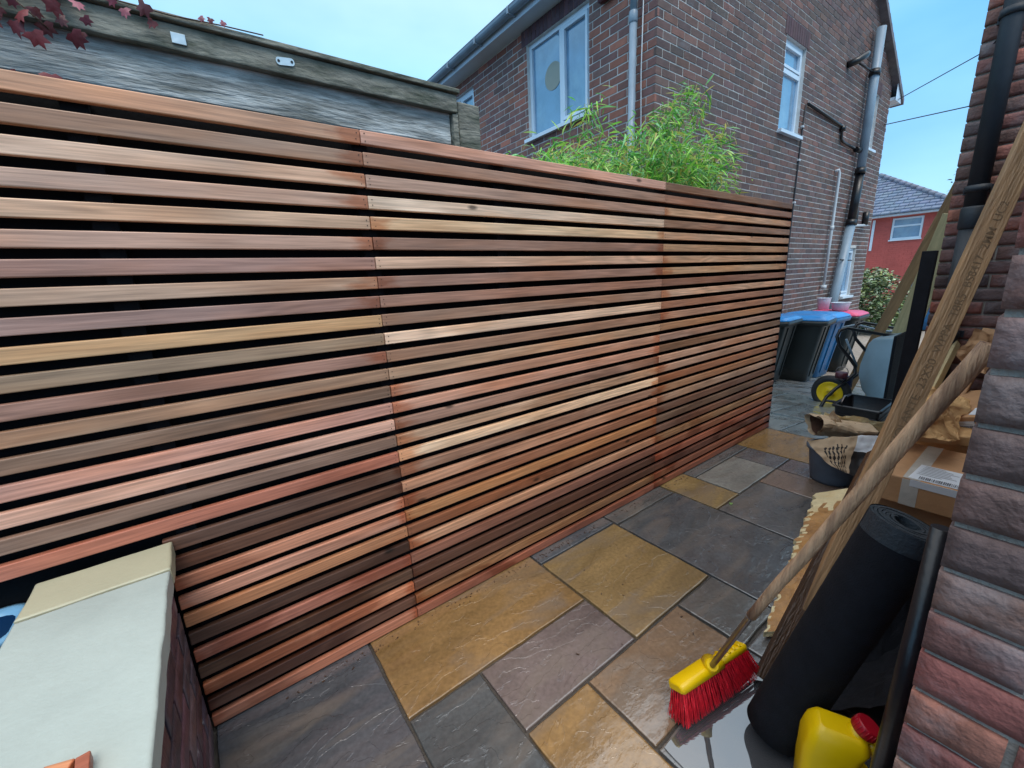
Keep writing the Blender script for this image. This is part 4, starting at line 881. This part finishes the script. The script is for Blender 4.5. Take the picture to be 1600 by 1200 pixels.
# side faces taper: near side skin from the mouth edge to the floor of the tray
def skin(x0, x1):
    a = [V((x0, py-.0, pz)) for py, pz in prof_]; b = [V((x1, 1.01+(py-1.01)*1.03, pz*.98+.004)) for py, pz in prof_]; return a, b
near = [V((5.50+.16*((py-1.01)/.28), py, pz)) for py, pz in prof_]; far = [V((6.10-.16*((py-1.01)/.28), py, pz)) for py, pz in prof_]
tm = MB().loft([near, far], (True, True), smooth=False).mesh('tray'); bevel_mesh(tm, .018, 3, 12)
for p_ in tm.polygons: p_.use_smooth = True
link('tray', tm, M_barrow, wb)
MB().add([V((5.485, .995, .62)), V((6.115, .995, .62)), V((6.115, .995, -.18)), V((5.485, .995, -.18)), V((5.485, 1.018, .62)), V((6.115, 1.018, .62)), V((6.115, 1.018, -.18)), V((5.485, 1.018, -.18))], [(0, 1, 2, 3), (7, 6, 5, 4), (0, 4, 5, 1), (1, 5, 6, 2), (2, 6, 7, 3), (3, 7, 4, 0)]).obj('tray_rim', M_blackmat, wb)
wc = V((5.45, 1.455, -.035)); ax = V((1, -.12, .0)).normalized()
wh = empty_w = MB()
def disc(c, ax, prof2, n=28):
    a = ax.orthogonal().normalized(); b = ax.cross(a)
    return [[c+ax*h+r*(math.cos(t)*a+math.sin(t)*b) for t in [2*math.pi*i/n for i in range(n)]] for (h, r) in prof2]
tyre = MB().loft(disc(wc, ax, [(-.03, .125), (-.045, .15), (-.038, .18), (0, .195), (.038, .18), (.045, .15), (.03, .125)]), (False, False)).obj('wheel', M_tyre, wb)
MB().loft(disc(wc, ax, [(-.03, .02), (-.05, .03), (-.02, .045), (-.012, .095), (-.034, .118), (-.034, .127), (.034, .127), (.03, .03), (.05, .02)])).obj('rim', M_yellow, tyre)
TA = [(5.99, .99, .56), (5.83, 1.12, .58), (5.62, 1.29, .64), (5.47, 1.40, .68), (5.40, 1.44, .66), (5.37, 1.45, .60), (5.38, 1.42, .5), (5.44, 1.34, .38), (5.50, 1.29, .28), (5.49, 1.28, .20), (5.38, 1.33, .12), (5.30, 1.38, .05), (5.24, 1.43, -.035), (5.16, 1.44, -.11), (5.13, 1.46, -.17)]
MB().tube(TA, .017, 10).obj('frame_tube', M_black, wb)
TB = [(p[0]+.62, p[1]+.02, p[2]) for p in TA[:12]]+[(5.66, 1.43, -.035)]
MB().tube(TB, .017, 10).obj('frame_tube', M_black, wb)
MB().tube([(5.24, 1.43, -.035), (5.66, 1.43, -.035)], .012, 8).obj('axle', M_steel, wb)
MB().tube([(5.42, 1.38, .57), (5.56, 1.29, .27)], .011, 8).obj('brace', M_grey_pipe, wb)
MB().tube([(6.7, 1.12, .53), (6.45, 1.3, .55), (6.2, 1.5, .64), (5.7, 1.5, .66)], .012, 8).obj('brace', M_grey_pipe, wb)
MB().tube([(5.18, 1.42, -.06), (5.62, 1.06, -.18)], .013, 8).obj('nose_bar', M_black, wb)
rbox('bracket', (5.46, 1.30, .02), (5.56, 1.42, .16), M_barrowblue, wb, .02)
rd = empty('paint_tin', (5.32, 1.38, .2), 'small dark red tin with a wire handle perched above the yellow wheel', 'tin')
MB().tube([(5.36, 1.36, .165), (5.36, 1.36, .225)], .055, 16).obj('body', M_alarm, rd)
MB().tube([(5.36+.0, 1.36+.055*math.cos(t), .225+.06*math.sin(t)) for t in [math.pi*i/8 for i in range(9)]], .004, 6).obj('handle', M_steel, rd)

# ================================================================== LEANING BOARDS AT THE FAR CORNER
def plank(name, a, b, wv, wd, th, m, label=None, cat='timber', group=None, parent=None, w=.003):
    """board from a to b; width along wv, thickness across"""
    a, b = V(a), V(b); d_ = b-a; F = frame(a, d_, wv)
    me = bevel_mesh(MB().box((0, -wd/2, -th/2), (d_.length, wd/2, th/2)).mesh(name), w, 2)
    # local z along the length for the stretched grain
    Rz = Matrix.Rotation(-math.pi/2, 4, 'Y'); me.transform(Rz)
    o = link(name, me, m, parent, F @ Rz.inverted())
    if label: tag(o, label, cat, group)
    return o, F
plank('timber_post', (6.25, 1.52, -.22), (5.95, .66, 2.6), (1, .2, 0), .05, .10, M_treated, 'greenish square timber leaning left of the black board at the far brick corner', 'timber')
plank('timber_board', (6.2, 1.22, -.22), (5.9, .80, 1.75), (.1, 1, 0), .20, .04, M_palewood, 'pale wide board leaning behind the black board at the far brick corner', 'timber')
plank('black_board', (3.40, .560, 0), (3.415, .542, 1.385), (.1, 1, 0), .065, .03, M_blackmat, 'tall narrow black board standing upright against the far brick corner', 'board')
plank('timber_offcut', (3.0, .47, .25), (3.55, .40, .85), (.3, 1, -.2), .075, .045, M_palewood, 'short pale timber offcut with a white end leaning behind the printed baton', 'timber')

# ================================================================== BLACK CRATE
cr_ = empty('crate', (4.33, .92, gz(4.35)), 'black ribbed plastic recycling crate below the wheelbarrow', 'crate')
cz = gz(4.35); CC = (4.35, .92)
def crr(hx_, hy_, z, r=.02): return [V(p) for p in rr(CC[0], CC[1], hx_, hy_, r, z)]
MB().loft([crr(.19, .125, cz), crr(.22, .15, cz+.24)], (True, False)).loft([crr(.21, .14, cz+.24), crr(.18, .115, cz+.012)], (False, True)).obj('body', M_black, cr_)
MB().loft([crr(.222, .152, cz+.225), crr(.235, .165, cz+.23), crr(.235, .165, cz+.245), crr(.21, .14, cz+.245)], (False, False)).obj('rim', M_black, cr_)
for k in range(4):
    z = cz+.07+k*.03; q = .19+.03*(z-cz)/.24; q2 = .125+.025*(z-cz)/.24
    MB().loft([crr(q+.001, q2+.001, z), crr(q+.008, q2+.008, z+.003), crr(q+.008, q2+.008, z+.010), crr(q+.001, q2+.001, z+.013)], (False, False)).obj('rib', M_black, cr_)
MB().tube([(CC[0]-.21, CC[1]+.10, cz+.25), (CC[0]-.23, CC[1]+.10, cz+.275), (CC[0]+.0, CC[1]+.14, cz+.275), (CC[0]+.1, CC[1]+.15, cz+.25)], .008, 6).obj('handle', M_steel, cr_)

# ================================================================== BUCKET + PAPER SACK
BX, BY = 3.04, .75
bk = empty('bucket', (BX, BY, 0), 'grey plastic bucket under the torn paper sack', 'bucket')
cg = lambda r, z, n=24: [V((BX+r*math.cos(t), BY+r*math.sin(t), z)) for t in [2*math.pi*i/n for i in range(n)]]
MB().loft([cg(.105, .003), cg(.11, .02), cg(.135, .22)], (True, False)).loft([cg(.130, .22), cg(.10, .02)], (False, True)).obj('body', M_bucket, bk)
MB().loft([cg(.135, .205), cg(.146, .21), cg(.146, .225), cg(.13, .228)], (False, False)).obj('rim', M_bucket, bk)
FLAP = [(2.80, .83, .30), (3.11, .53, .33), (2.87, .57, .135), (2.80, .70, .185)]
sk = empty('paper_sack', (3.1, .74, .23), 'torn empty brown paper sack with dark print crumpled over the bucket', 'sack')
def crumple(fn, nu, nv, amp, seed, name, m, freq=9, faces=None, mats=None, thick=.0):
    vs = []; fs = []; mi = []
    for j in range(nv+1):
        for i in range(nu+1):
            p = V(fn(i/nu, j/nv)); 
            n_ = V((noise.noise(p*freq+V((seed, 0, 0))), noise.noise(p*freq+V((0, seed, 9))), noise.noise(p*freq+V((3, 5, seed)))))
            n_ += .5*V((noise.noise(p*freq*2.7+V((seed, 1, 0))), noise.noise(p*freq*2.7), noise.noise(p*freq*2.7+V((0, 0, seed)))))
            vs.append(p+n_*amp)
    for j in range(nv):
        for i in range(nu): a = j*(nu+1)+i; fs.append((a, a+1, a+nu+2, a+nu+1)); mi.append(faces(i/nu, j/nv) if faces else 0)
    me = bpy.data.meshes.new(name); me.from_pydata(vs, [], fs)
    me.polygons.foreach_set('material_index', mi)
    for q in (mats or [m]): me.materials.append(q)
    return me
# lower flap of the sack hanging over the bucket rim (printed side out)
def lowflap(u, v):   # u left->right, v top -> hanging tip
    TL, TR, BRt, BLt = [V(p) for p in FLAP]
    a = TL.lerp(TR, u); b = BLt.lerp(BRt, u); p = a.lerp(b, v); p.z += .025*math.sin(math.pi*u)*(1-v); return p
def fcol(u, v):
    if u > .62: return 2 if v < .42 else 1
    if .54 < u <= .62: return 0
    if .12 < u < .52 and v > .22: return 1 if math.sin(u*95+v*16)+.6*math.sin(v*47) > .15 else 0
    return 0
link('printed_face', crumple(lowflap, 60, 30, .016, 2, 'printed_face', None, 9, fcol, [M_kraft, M_ink, M_paper]), None, sk)
def mouth(u, v):  # open mouth tube
    a = 2*math.pi*u; r = .085+.02*math.sin(3*a)
    c = V((2.98, .86, .36)); axd = V((.55, -.55, -.10)); e1 = V((.3, .3, .0)).normalized(); e2 = V((.05, -.05, 1)).normalized()
    return c+axd*v*.42+e1*r*1.0*math.cos(a)*(1-.25*v)+e2*r*.72*math.sin(a)*(1-.35*v)
link('mouth', crumple(mouth, 26, 12, .020, 7, 'mouth', M_kraft, 10), None, sk)
def mouth_in(u, v): p = mouth(u, .08+v*.8); c = V((2.98, .86, .36))+V((.55, -.55, -.10))*(.08+v*.8)*.42; return c+(V(p)-c)*.9
link('lining', crumple(mouth_in, 26, 8, .018, 7, 'lining', M_kraftdark, 10), None, sk)
def backflap(u, v):
    return (3.10+.28*u, .84-.34*u+.05*v, .42-.06*u-.12*v-.05*u*v)
def bcol(u, v): return (1 if (u > .55 and v > .35+.5*(u-.55)) else (1 if (.12 < u < .3 and .35 < v < .9 and int(u*40+v*12) % 3 == 0) else 0))
link('back_panel', crumple(backflap, 22, 12, .022, 12, 'back_panel', None, 10, bcol, [M_tornpale, M_ink]), None, sk)
def tuft(u, v): return (3.02+.09*u, .80-.06*u-.02*v, .46-.14*v-.14*abs(u-.3))
link('torn_flap', crumple(tuft, 10, 8, .018, 21, 'torn_flap', M_kraft, 14), None, sk)

# ================================================================== BOXES
def carton(o_, x, y, dims, label, m=M_card, tape=True, labels=(), w=.006, nm='cardboard_box'):
    F = frame(o_, x, y); t = empty(nm, o_, label, 'box', 'cardboard boxes in the clutter'); a, b, c = dims
    me = bevel_mesh(MB().box((0, 0, 0), dims).mesh('body'), w, 2)
    # soften: dents
    link('body', me, m, t, F)
    if tape:
        MB().box((-.0015, b*.42, c*.0+.004), (-.0005, b*.60, c-.004)).box((.002, b*.42, c+.0005), (a-.002, b*.60, c+.0015)).obj('tape', M_tape, t, F)
    for (p, q, r_, s_) in labels:  # (origin local, u vec, v vec, barcode?)
        p, q, r_ = V(p), V(q), V(r_); nrm = q.cross(r_).normalized()*.0012
        lb = MB().add([p, p+q, p+q+r_, p+r_, p+nrm, p+q+nrm, p+q+r_+nrm, p+r_+nrm], [(4, 5, 6, 7), (0, 1, 5, 4), (1, 2, 6, 5), (2, 3, 7, 6), (3, 0, 4, 7)]).obj('label', M_paper, t, F)
        ik = MB(); n2 = nrm*1.6
        if s_:
            u = .3 if s_ == 2 else .08; R3 = random.Random(5)
            while u < .92:
                wd_ = R3.choice((.008, .008, .016, .024)); v0, v1 = (.06, .26) if s_ == 2 else (.12, .6)
                ik.add([p+q*u+r_*v0+n2, p+q*(u+wd_)+r_*v0+n2, p+q*(u+wd_)+r_*v1+n2, p+q*u+r_*v1+n2], [(0, 1, 2, 3)]); u += wd_+R3.choice((.008, .012, .02))
            for k in range(6 if s_ == 2 else 2):
                v = (.40+k*.09) if s_ == 2 else (.7+k*.13); u1 = R3.uniform(.5, .93)
                ik.add([p+q*.08+r_*v+n2, p+q*u1+r_*v+n2, p+q*u1+r_*(v+.022)+n2, p+q*.08+r_*(v+.022)+n2], [(0, 1, 2, 3)])
            tag(ik.obj('print', M_inkgrey, lb, F), kind='stuff')
    return t, F
# large carton with white label: front edge faces the camera
carton((2.27, .135, .315), (1, 0, .0), (0, 1, 0), (.50, .30, .125), 'flat taped carton carrying the big white shipping label', M_card, True,
       [((.012, .165, .1265), (0, -.165, 0), (.19, -.01, 0), 0), ((-.0015, .155, .095), (0, -.15, 0), (0, .0, .03), 0)])
# shipping label print on the top
F = frame((2.27, .135, .315), (1, 0, 0), (0, 1, 0))
# printed panel: barcode strip at the near edge and text rows beyond
lp = MB(); R3 = random.Random(9); y = .15
top = .315+.1268
def flat(x0, x1, y0, y1, z): lp.add([(x0, y1, z), (x0, y0, z), (x1, y0, z), (x1, y1, z)], [(0, 1, 2, 3)])
zt = .315+.125+.0025+.0015
yy = .135+.135
while yy > .135+.02:
    wv_ = R3.choice((.0015, .003, .0045)); flat(2.289, 2.322, yy-wv_, yy, zt); yy -= wv_+R3.choice((.0015, .003))
for k in range(7):
    flat(2.345+k*.018, 2.349+k*.018, .135+R3.uniform(.03, .08), .135+.15-k*.002, zt)
o = lp.obj('shipping_print', M_inkgrey, bpy.data.objects[[o.name for o in bpy.data.objects if o.name.startswith('cardboard_box')][0]]); tag(o, kind='stuff')
carton((2.36, .10, .10), (1, .05, 0), (-.05, 1, 0), (.55, .40, .205), 'dark lower carton in shadow beneath the labelled carton', M_card, False)
carton((2.92, .16, .30), (1, -.25, .05), (.25, 1, -.25), (.34, .30, .20), 'light brown carton with a small square white label behind the broom handle', M_cardlight, False,
       [((.05, .19, .201), (0, -.06, 0), (.09, 0, 0), 0)])
carton((2.99, .10, .50), (.9, -.2, .35), (.2, .9, -.35), (.30, .24, .10), 'tilted brown carton with a barcode label near the brick wall edge', M_card, False,
       [((-.0015, .18, .015), (0, -.1, 0), (0, .0, .06), 1), ((.02, .10, .101), (0, -.08, 0), (.07, 0, 0), 0)])
carton((2.86, .13, .455), (1, .15, .0), (-.15, 1, -.1), (.22, .26, .05), 'small folded-over carton flap between the two labelled cartons', M_cardlight, False)
carton((3.28, .30, .46), (.35, -.10, .55), (0, 1, .2), (.52, .07, .10), 'long narrow carton leaning upright behind the broom handle top', M_card, False,
       [((.34, .0715, .015), (.06, 0, 0), (0, 0, .06), 0)])
carton((3.0, .09, .02), (1, 0, 0), (0, 1, 0), (.5, .42, .27), 'lowest carton hidden in the shade at the back of the pile', M_card, False)
def sheet(cs_, seed, m, label, amp=.028, fr=9, curl=.05):
    cs_ = [V(c) for c in cs_]
    def f(u, v):
        p = cs_[0].lerp(cs_[3], u).lerp(cs_[1].lerp(cs_[2], u), v); p.z += curl*(math.sin(math.pi*u*1.3)*math.sin(math.pi*v)); return p
    me = crumple(f, 26, 20, amp, seed, 'crumpled_cardboard', m, fr)
    tag(link('crumpled_cardboard', me, None), label, 'cardboard', 'crumpled cardboard on the heap')
sheet([(2.35, .375, .60), (2.96, .41, .70), (3.12, .25, .60), (2.58, .23, .53)], 3, M_cardlight, 'largest crumpled sheet of light cardboard lying between the baton and the labelled carton')
sheet([(3.20, .335, .82), (3.25, .29, .97), (3.36, .19, .93), (3.22, .21, .74)], 8, M_card, 'small torn brown cardboard flap sticking up behind the top of the broom handle', .018, 12, .03)
sheet([(2.62, .44, .52), (2.95, .48, .60), (3.0, .36, .62), (2.65, .36, .55)], 15, M_tornpale, 'pale torn cardboard scrap tucked behind the lettered baton', .02, 12, .03)
# black filler bag low in the heap, filling the dark void under the boxes
def heap(u, v):
    a = 2*math.pi*u; r = 1-v; return (1.98+.40*r*math.cos(a)+.1*v, .24+.15*r*math.sin(a), .30*math.sin(v*math.pi/2)+.004)
me = crumple(heap, 36, 12, .02, 4, 'dark_fill_mound', M_blackmat, 9)
tag(link('dark_fill_mound', me, None), 'slumped black filler bag in the dark gap behind the black roll', 'mound')

# ================================================================== TORN BOARD lying along the patio edge
def strip(u, v, side=0):
    # u along from near end to far end, v across
    A0, A1 = V((1.47, .475, .03)), V((1.72, .40, .10)); 
    c = V((1.45, .485, .03)).lerp(V((2.62, .70, .075)), u); wv = V((.20, -.20, .06)).normalized()
    wd_ = .085+.15*u-.02*math.sin(u*9)
    e_ = noise.noise(V((u*22, side, 3)))*.022*(1-v)+(noise.noise(V((u*60, side, 8)))*.010+noise.noise(V((u*170, side, 8)))*.007)*(1-v)
    return c+wv*(wd_*v+e_)
me = bpy.data.meshes.new('torn_board'); nu, nv = 170, 8; vs, fs, mi = [], [], []
for lay, dz in ((0, .0), (1, -.022)):
    for j in range(nv+1):
        for i in range(nu+1):
            p = V(strip(i/nu, j/nv)); p.z += dz+noise.noise(p*11)*.008+(.03*math.sin(i/nu*3)); vs.append(p)
K = (nu+1)*(nv+1)
for j in range(nv):
    for i in range(nu):
        a = j*(nu+1)+i; fs.append((a, a+1, a+nu+2, a+nu+1)); mi.append(1 if (i/nu > .80-.05*math.sin(j*2.1)) or (j == 0 and noise.noise(V((i*.21, 0, 0))) > -.05) else 0); fs.append((K+a+nu+1, K+a+nu+2, K+a+1, K+a)); mi.append(0)
ringi = [i for i in range(nu+1)]+[j*(nu+1)+nu for j in range(1, nv+1)]+[nv*(nu+1)+i for i in range(nu-1, -1, -1)]+[j*(nu+1) for j in range(nv-1, 0, -1)]
for a in range(len(ringi)): b = (a+1) % len(ringi); fs.append((ringi[b], ringi[a], K+ringi[a], K+ringi[b])); mi.append(1)
me.from_pydata(vs, [], fs); me.materials.append(M_torn); me.materials.append(M_tornpale); me.polygons.foreach_set('material_index', mi)
tag(link('torn_board', me, None), 'wet brown fibreboard strip with a pale torn edge lying below the broom handle', 'board')
plank('timber_batten', (1.42, .40, .03), (2.12, .47, .16), (.2, -.9, .5), .055, .02, M_greywood, 'wet silvery grey batten lying beside the torn board', 'timber')

# ================================================================== PRINTED BATON
A, B_ = V((1.33, .375, .012)), V((2.80, .118, 2.32))
bo, F = plank('timber_baton', A, B_, (.32, -.85, -.30), .066, .036, M_treated, 'long treated timber length with stamped lettering leaning across the clutter', 'timber', w=.002)
# lettering on the face turned to the camera
d_ = (B_-A).normalized(); wv = V((.32, -.85, -.30)); wv = (wv-d_*wv.dot(d_)).normalized(); nf = d_.cross(wv)
if nf.dot(CAM-A) < 0: nf = -nf
face_c = A.lerp(B_, .0)+nf*.0183
upt = nf.cross(d_)   # text up
tm = text_mesh('VOLANTE  23X50  WPPA  T8R5  BS8417  2MM  UC2', .031, .0001)
bb = max(v.co.x for v in tm.vertices); ln = .92; s_ = ln/bb
o0 = face_c+d_*.86-upt*.014
Mt = Matrix(((d_.x*s_, upt.x, nf.x, o0.x), (d_.y*s_, upt.y, nf.y, o0.y), (d_.z*s_, upt.z, nf.z, o0.z), (0, 0, 0, 1)))
tm.transform(Mt)
tag(link('lettering', tm, M_inkwood, bo), kind='stuff')

plank('wet_timber', (1.262, .408, .022), (1.86, .335, .66), (.32, -.85, -.30), .05, .04, M_wetwood, 'dark wet timber length standing behind the membrane roll under the lettered baton', 'timber')
# ================================================================== BLACK ROLL
rl = empty('membrane_roll', (1.118, .32, 0), 'thick roll of black membrane leaning with its spiral end up', 'roll')
ra, rb_ = V((1.118, .32, .035)), V((1.235, .150, .735)); dv = (rb_-ra).normalized(); e1 = dv.orthogonal().normalized(); e2 = dv.cross(e1); RAD = .071
mb = MB(); rings = []
for k in range(14):
    t = k/13; c = ra.lerp(rb_, t); rad = RAD*(1.02-.02*t)
    rings.append([c+rad*(1+.012*noise.noise(V((math.cos(a)*2, math.sin(a)*2, t*4))))*(math.cos(a)*e1+math.sin(a)*e2) for a in [2*math.pi*i/40 for i in range(40)]])
mb.loft(rings, (True, False)).obj('outer_wrap', M_blackmat, rl)
# spiral of layers visible in the end
sp_ = MB(); turns = 5.5; n = 260; r0, r1 = .022, RAD-.004; A_, B2, C2, D2 = [], [], [], []
for i in range(n+1):
    t = i/n; a = turns*2*math.pi*t; r = r0+(r1-r0)*t; q = .0065
    dd = (math.cos(a)*e1+math.sin(a)*e2); h = .004*noise.noise(V((t*20, 0, 0)))
    A_.append(rb_+dd*r+dv*h); B2.append(rb_+dd*(r+q)+dv*h); C2.append(rb_+dd*r-dv*.05); D2.append(rb_+dd*(r+q)-dv*.05)
vs = A_+B2+C2+D2; N1 = n+1; fs = []
for i in range(n): fs += [(i, i+1, N1+i+1, N1+i), (N1+i, N1+i+1, 3*N1+i+1, 3*N1+i), (2*N1+i, 2*N1+i+1, i+1, i)]
sp_.add(vs, fs, smooth=False).obj('spiral_end', mat('membrane_edge', (.018, .028, .038), .6, .3, 60, .4, 200), rl)
rg = lambda r, off: [rb_+dv*off+r*(math.cos(a)*e1+math.sin(a)*e2) for a in [2*math.pi*i/24 for i in range(24)]]
MB().loft([rg(RAD-.003, -.05), rg(.001, -.05)], (False, False)).obj('core', M_blackmat, rl)
def drape(u, v): return (1.30+.75*u, .27-.20*v-.06*u, .012+.34*v*v*(1-.35*u)+.02*math.sin(u*14)*v)  # black surface standing in for the dark area between roll and wall
me = crumple(drape, 40, 16, .022, 31, 'dark_fill_sheet', M_blackmat, 7)
tag(link('dark_fill_sheet', me, None), 'black sheet filling the dark area between the leaning roll and the brick wall', 'sheet')
# ================================================================== SHINY BLACK PIPE along the wall foot
pp = empty('pipe', (.88, .12, 0), 'glossy black plastic pipe with a collar standing beside the nearest brick corner', 'pipe')
PA, PB = V((.858, .078, 0)), V((.955, .0715, .88)); 
MB().tube([PA, PA.lerp(PB, .24)], .0150, 20).obj('pipe_length', M_black, pp)
MB().tube([PA.lerp(PB, .26), PB], .0150, 20).obj('pipe_length', M_black, pp)
MB().tube([PA.lerp(PB, .20), PA.lerp(PB, .205), PA.lerp(PB, .25), PA.lerp(PB, .255)], [.0150, .019, .019, .0150], 20).obj('collar', M_black, pp)

# ================================================================== BROOM
br = empty('broom', (1.09, .5, 0), 'yellow broom with red bristles on the wet patio, handle leaning to the wall', 'broom')
HT, HM, HB = V((.885, .067, 1.205)), V((1.015, .345, .50)), V((1.075, .49, .135))
HT = V((1.035, .0715, 1.188)); 
hd = (HT-HB)
pts = [HT.lerp(V((1.02, .375, .44)), t/16) for t in range(17)]
pts = [p+V((noise.noise(p*6), noise.noise(p*6+V((4, 0, 0))), 0))*.002 for p in pts]
MB().tube(pts, [.014]+[.0146-.0026*t/16 for t in range(16)], 20).obj('handle', M_handle, br)
MB().tube([V((1.02, .375, .44)), V((1.0215, .378, .433)), HB], [.0125, .0085, .0085], 14).obj('shaft', M_steel, br)
# head: long axis from px-left to px-right end
E0, E1 = V((.952, .532, .095)), V((1.262, .478, .095)); dx_ = (E1-E0).normalized(); dy_ = V((0, 0, 1)).cross(dx_).normalized(); 
tilt = Matrix.Rotation(-.42, 3, dx_); dz_ = tilt @ V((0, 0, 1)); dyy = tilt @ dy_
def HP(u, v, w__): return E0+dx_*u+dyy*v+dz_*w__
Lh = (E1-E0).length
def ring_h(u, hw, z0, z1): return [HP(u, a, b) for a, b in ((-hw, z0), (hw, z0), (hw*.98, z1*.8), (hw*.7, z1), (-hw*.7, z1), (-hw*.98, z1*.8))]
MB().loft([ring_h(0, .024, 0, .018), ring_h(.008, .030, -.002, .024), ring_h(Lh*.45, .031, -.002, .026), ring_h(Lh*.6, .029, -.002, .022)]).obj('head_block', M_yellow, br)
MB().loft([ring_h(Lh*.602, .020, 0, .020), ring_h(Lh-.008, .022, -.002, .020), ring_h(Lh, .017, 0, .014)]).obj('head_block', M_yellow, br)
for k in range(4): MB().loft([ring_h(Lh*(.65+.08*k), .019, .018, .027), ring_h(Lh*(.68+.08*k), .019, .018, .024)]).obj('notch', M_yellow, br)
sc = HB; MB().tube([HP(Lh*.5, .0, .015), HP(Lh*.5, .0, .015).lerp(HB, .8), HB+(HT-HB).normalized()*.012], [.026, .020, .017], 18).obj('socket', M_yellow, br)
bz = MB(); R4 = random.Random(3)
for i in range(34):
    for j in range(7):
        u = Lh*(.015+.97*(i+.5)/34); v = -.024+.048*j/6
        for k in range(5):
            p0 = HP(u+R4.uniform(-.003, .003), v+R4.uniform(-.002, .002), 0)
            spread = (u/Lh-.5)*.06; end = HP(u+spread+R4.uniform(-.006, .006), v*1.5+R4.uniform(-.005, .005), -.072)
            end.z = max(.006, end.z-.012); mid = p0.lerp(end, .5)+V((R4.uniform(-.002, .002), R4.uniform(-.002, .002), 0))
            bz.tube([p0, mid, end], [.0014, .0013, .0008], 3, (False, False))
tag(bz.obj('bristles', M_bristle, br), kind='stuff')

# ================================================================== JERRYCAN
jc = empty('jerrycan', (1.06, .17, 0), 'yellow plastic jerrycan with a red screw cap at the foot of the nearest wall', 'jerrycan')
JX, JY = 1.062, .165; ja = -1.15; JK = 1.14
Rm = Matrix.Rotation(ja, 3, 'Z')
def jr(hx_, hy_, r, z, ox=0): return [V((JX, JY, 0))+Rm @ V(((p.x+ox)*JK, p.y*JK, 0))+V((0, 0, z*1.1)) for p in rr(0, 0, hx_, hy_, r, 0, 6)]
J = lambda x, y, z: V((JX, JY, 0))+Rm @ V((x*JK, y*JK, 0))+V((0, 0, z*1.1))
body = MB().loft([jr(.060, .040, .015, .002), jr(.066, .046, .018, .010), jr(.068, .048, .020, .085), jr(.066, .047, .020, .100, -.002), jr(.054, .044, .020, .116, -.014), jr(.050, .043, .020, .165, -.018), jr(.050, .042, .020, .186, -.014), jr(.052, .038, .018, .204, -.008), jr(.044, .030, .014, .222, -.006), jr(.036, .022, .010, .229, -.004)]).mesh('body')
link('body', body, M_yellow_can, jc)
MB().tube([J(.040, 0, .208), J(.058, 0, .196), J(.066, 0, .170), J(.067, 0, .130), J(.060, 0, .096), J(.04, 0, .084)], [.015, .0155, .0145, .0145, .016, .014], 14).obj('handle', M_yellow_can, jc)
MB().tube([J(.020, 0, .208), J(.031, 0, .236)], [.027, .021], 20).obj('neck', M_yellow_can, jc)
MB().tube([J(-.045, -.0475, .06), J(.02, -.0475, .06)], .003, 6).tube([J(-.045, -.0475, .035), J(.02, -.0475, .035)], .003, 6).obj('moulded_line', M_yellow_can, jc)
ca, cbb = J(.030, 0, .232), J(.041, 0, .256); dcap = (cbb-ca)
cap = MB(); cap.tube([ca, ca+dcap*.08, ca+dcap*.9, cbb], [.023, .0255, .025, .0225], 24).obj('cap', M_red, jc)
rb2 = MB(); a1 = dcap.normalized().orthogonal().normalized(); a2 = dcap.normalized().cross(a1)
for i in range(20):
    t = 2*math.pi*i/20; q = math.cos(t)*a1+math.sin(t)*a2; rb2.tube([ca+dcap*.12+q*.0252, ca+dcap*.86+q*.0248], .0014, 4)
rb2.obj('cap_ribs', M_red, jc)

# ================================================================== SMALL LITTER ON THE PATIO
vs, fs = leafm(.05, .022, .25, None)
o = MB().add([Matrix.Translation((2.275, 1.005, .006)) @ Matrix.Rotation(.4, 4, 'Z') @ v for v in vs], fs, smooth=True).obj('fallen_leaf', M_greenobj, None, Matrix.Identity(4), lin((150, 190, 110))); tag(o, 'single pale green leaf fallen on the joint beside the yellow slab', 'leaf')
gr = MB(); R5 = random.Random(11)
for i in range(420):
    if i % 3: x = R5.uniform(.0, 3.6); y = 1.385-abs(R5.gauss(0, .02))
    else: x = R5.uniform(.8, 3.4); y = R5.uniform(.3, 1.3)
    q = R5.uniform(.0008, .003); a = R5.uniform(0, 3); Mx = Matrix.Translation((x, y, .001)) @ Matrix.Rotation(a, 4, 'Z')
    gr.box((-q*R5.uniform(.8, 2.2), -q*.6, 0), (q*R5.uniform(.8, 2.2), q*.6, q*.7), Mx=Mx)
tag(gr.obj('grit', M_wetwood), kind='stuff')
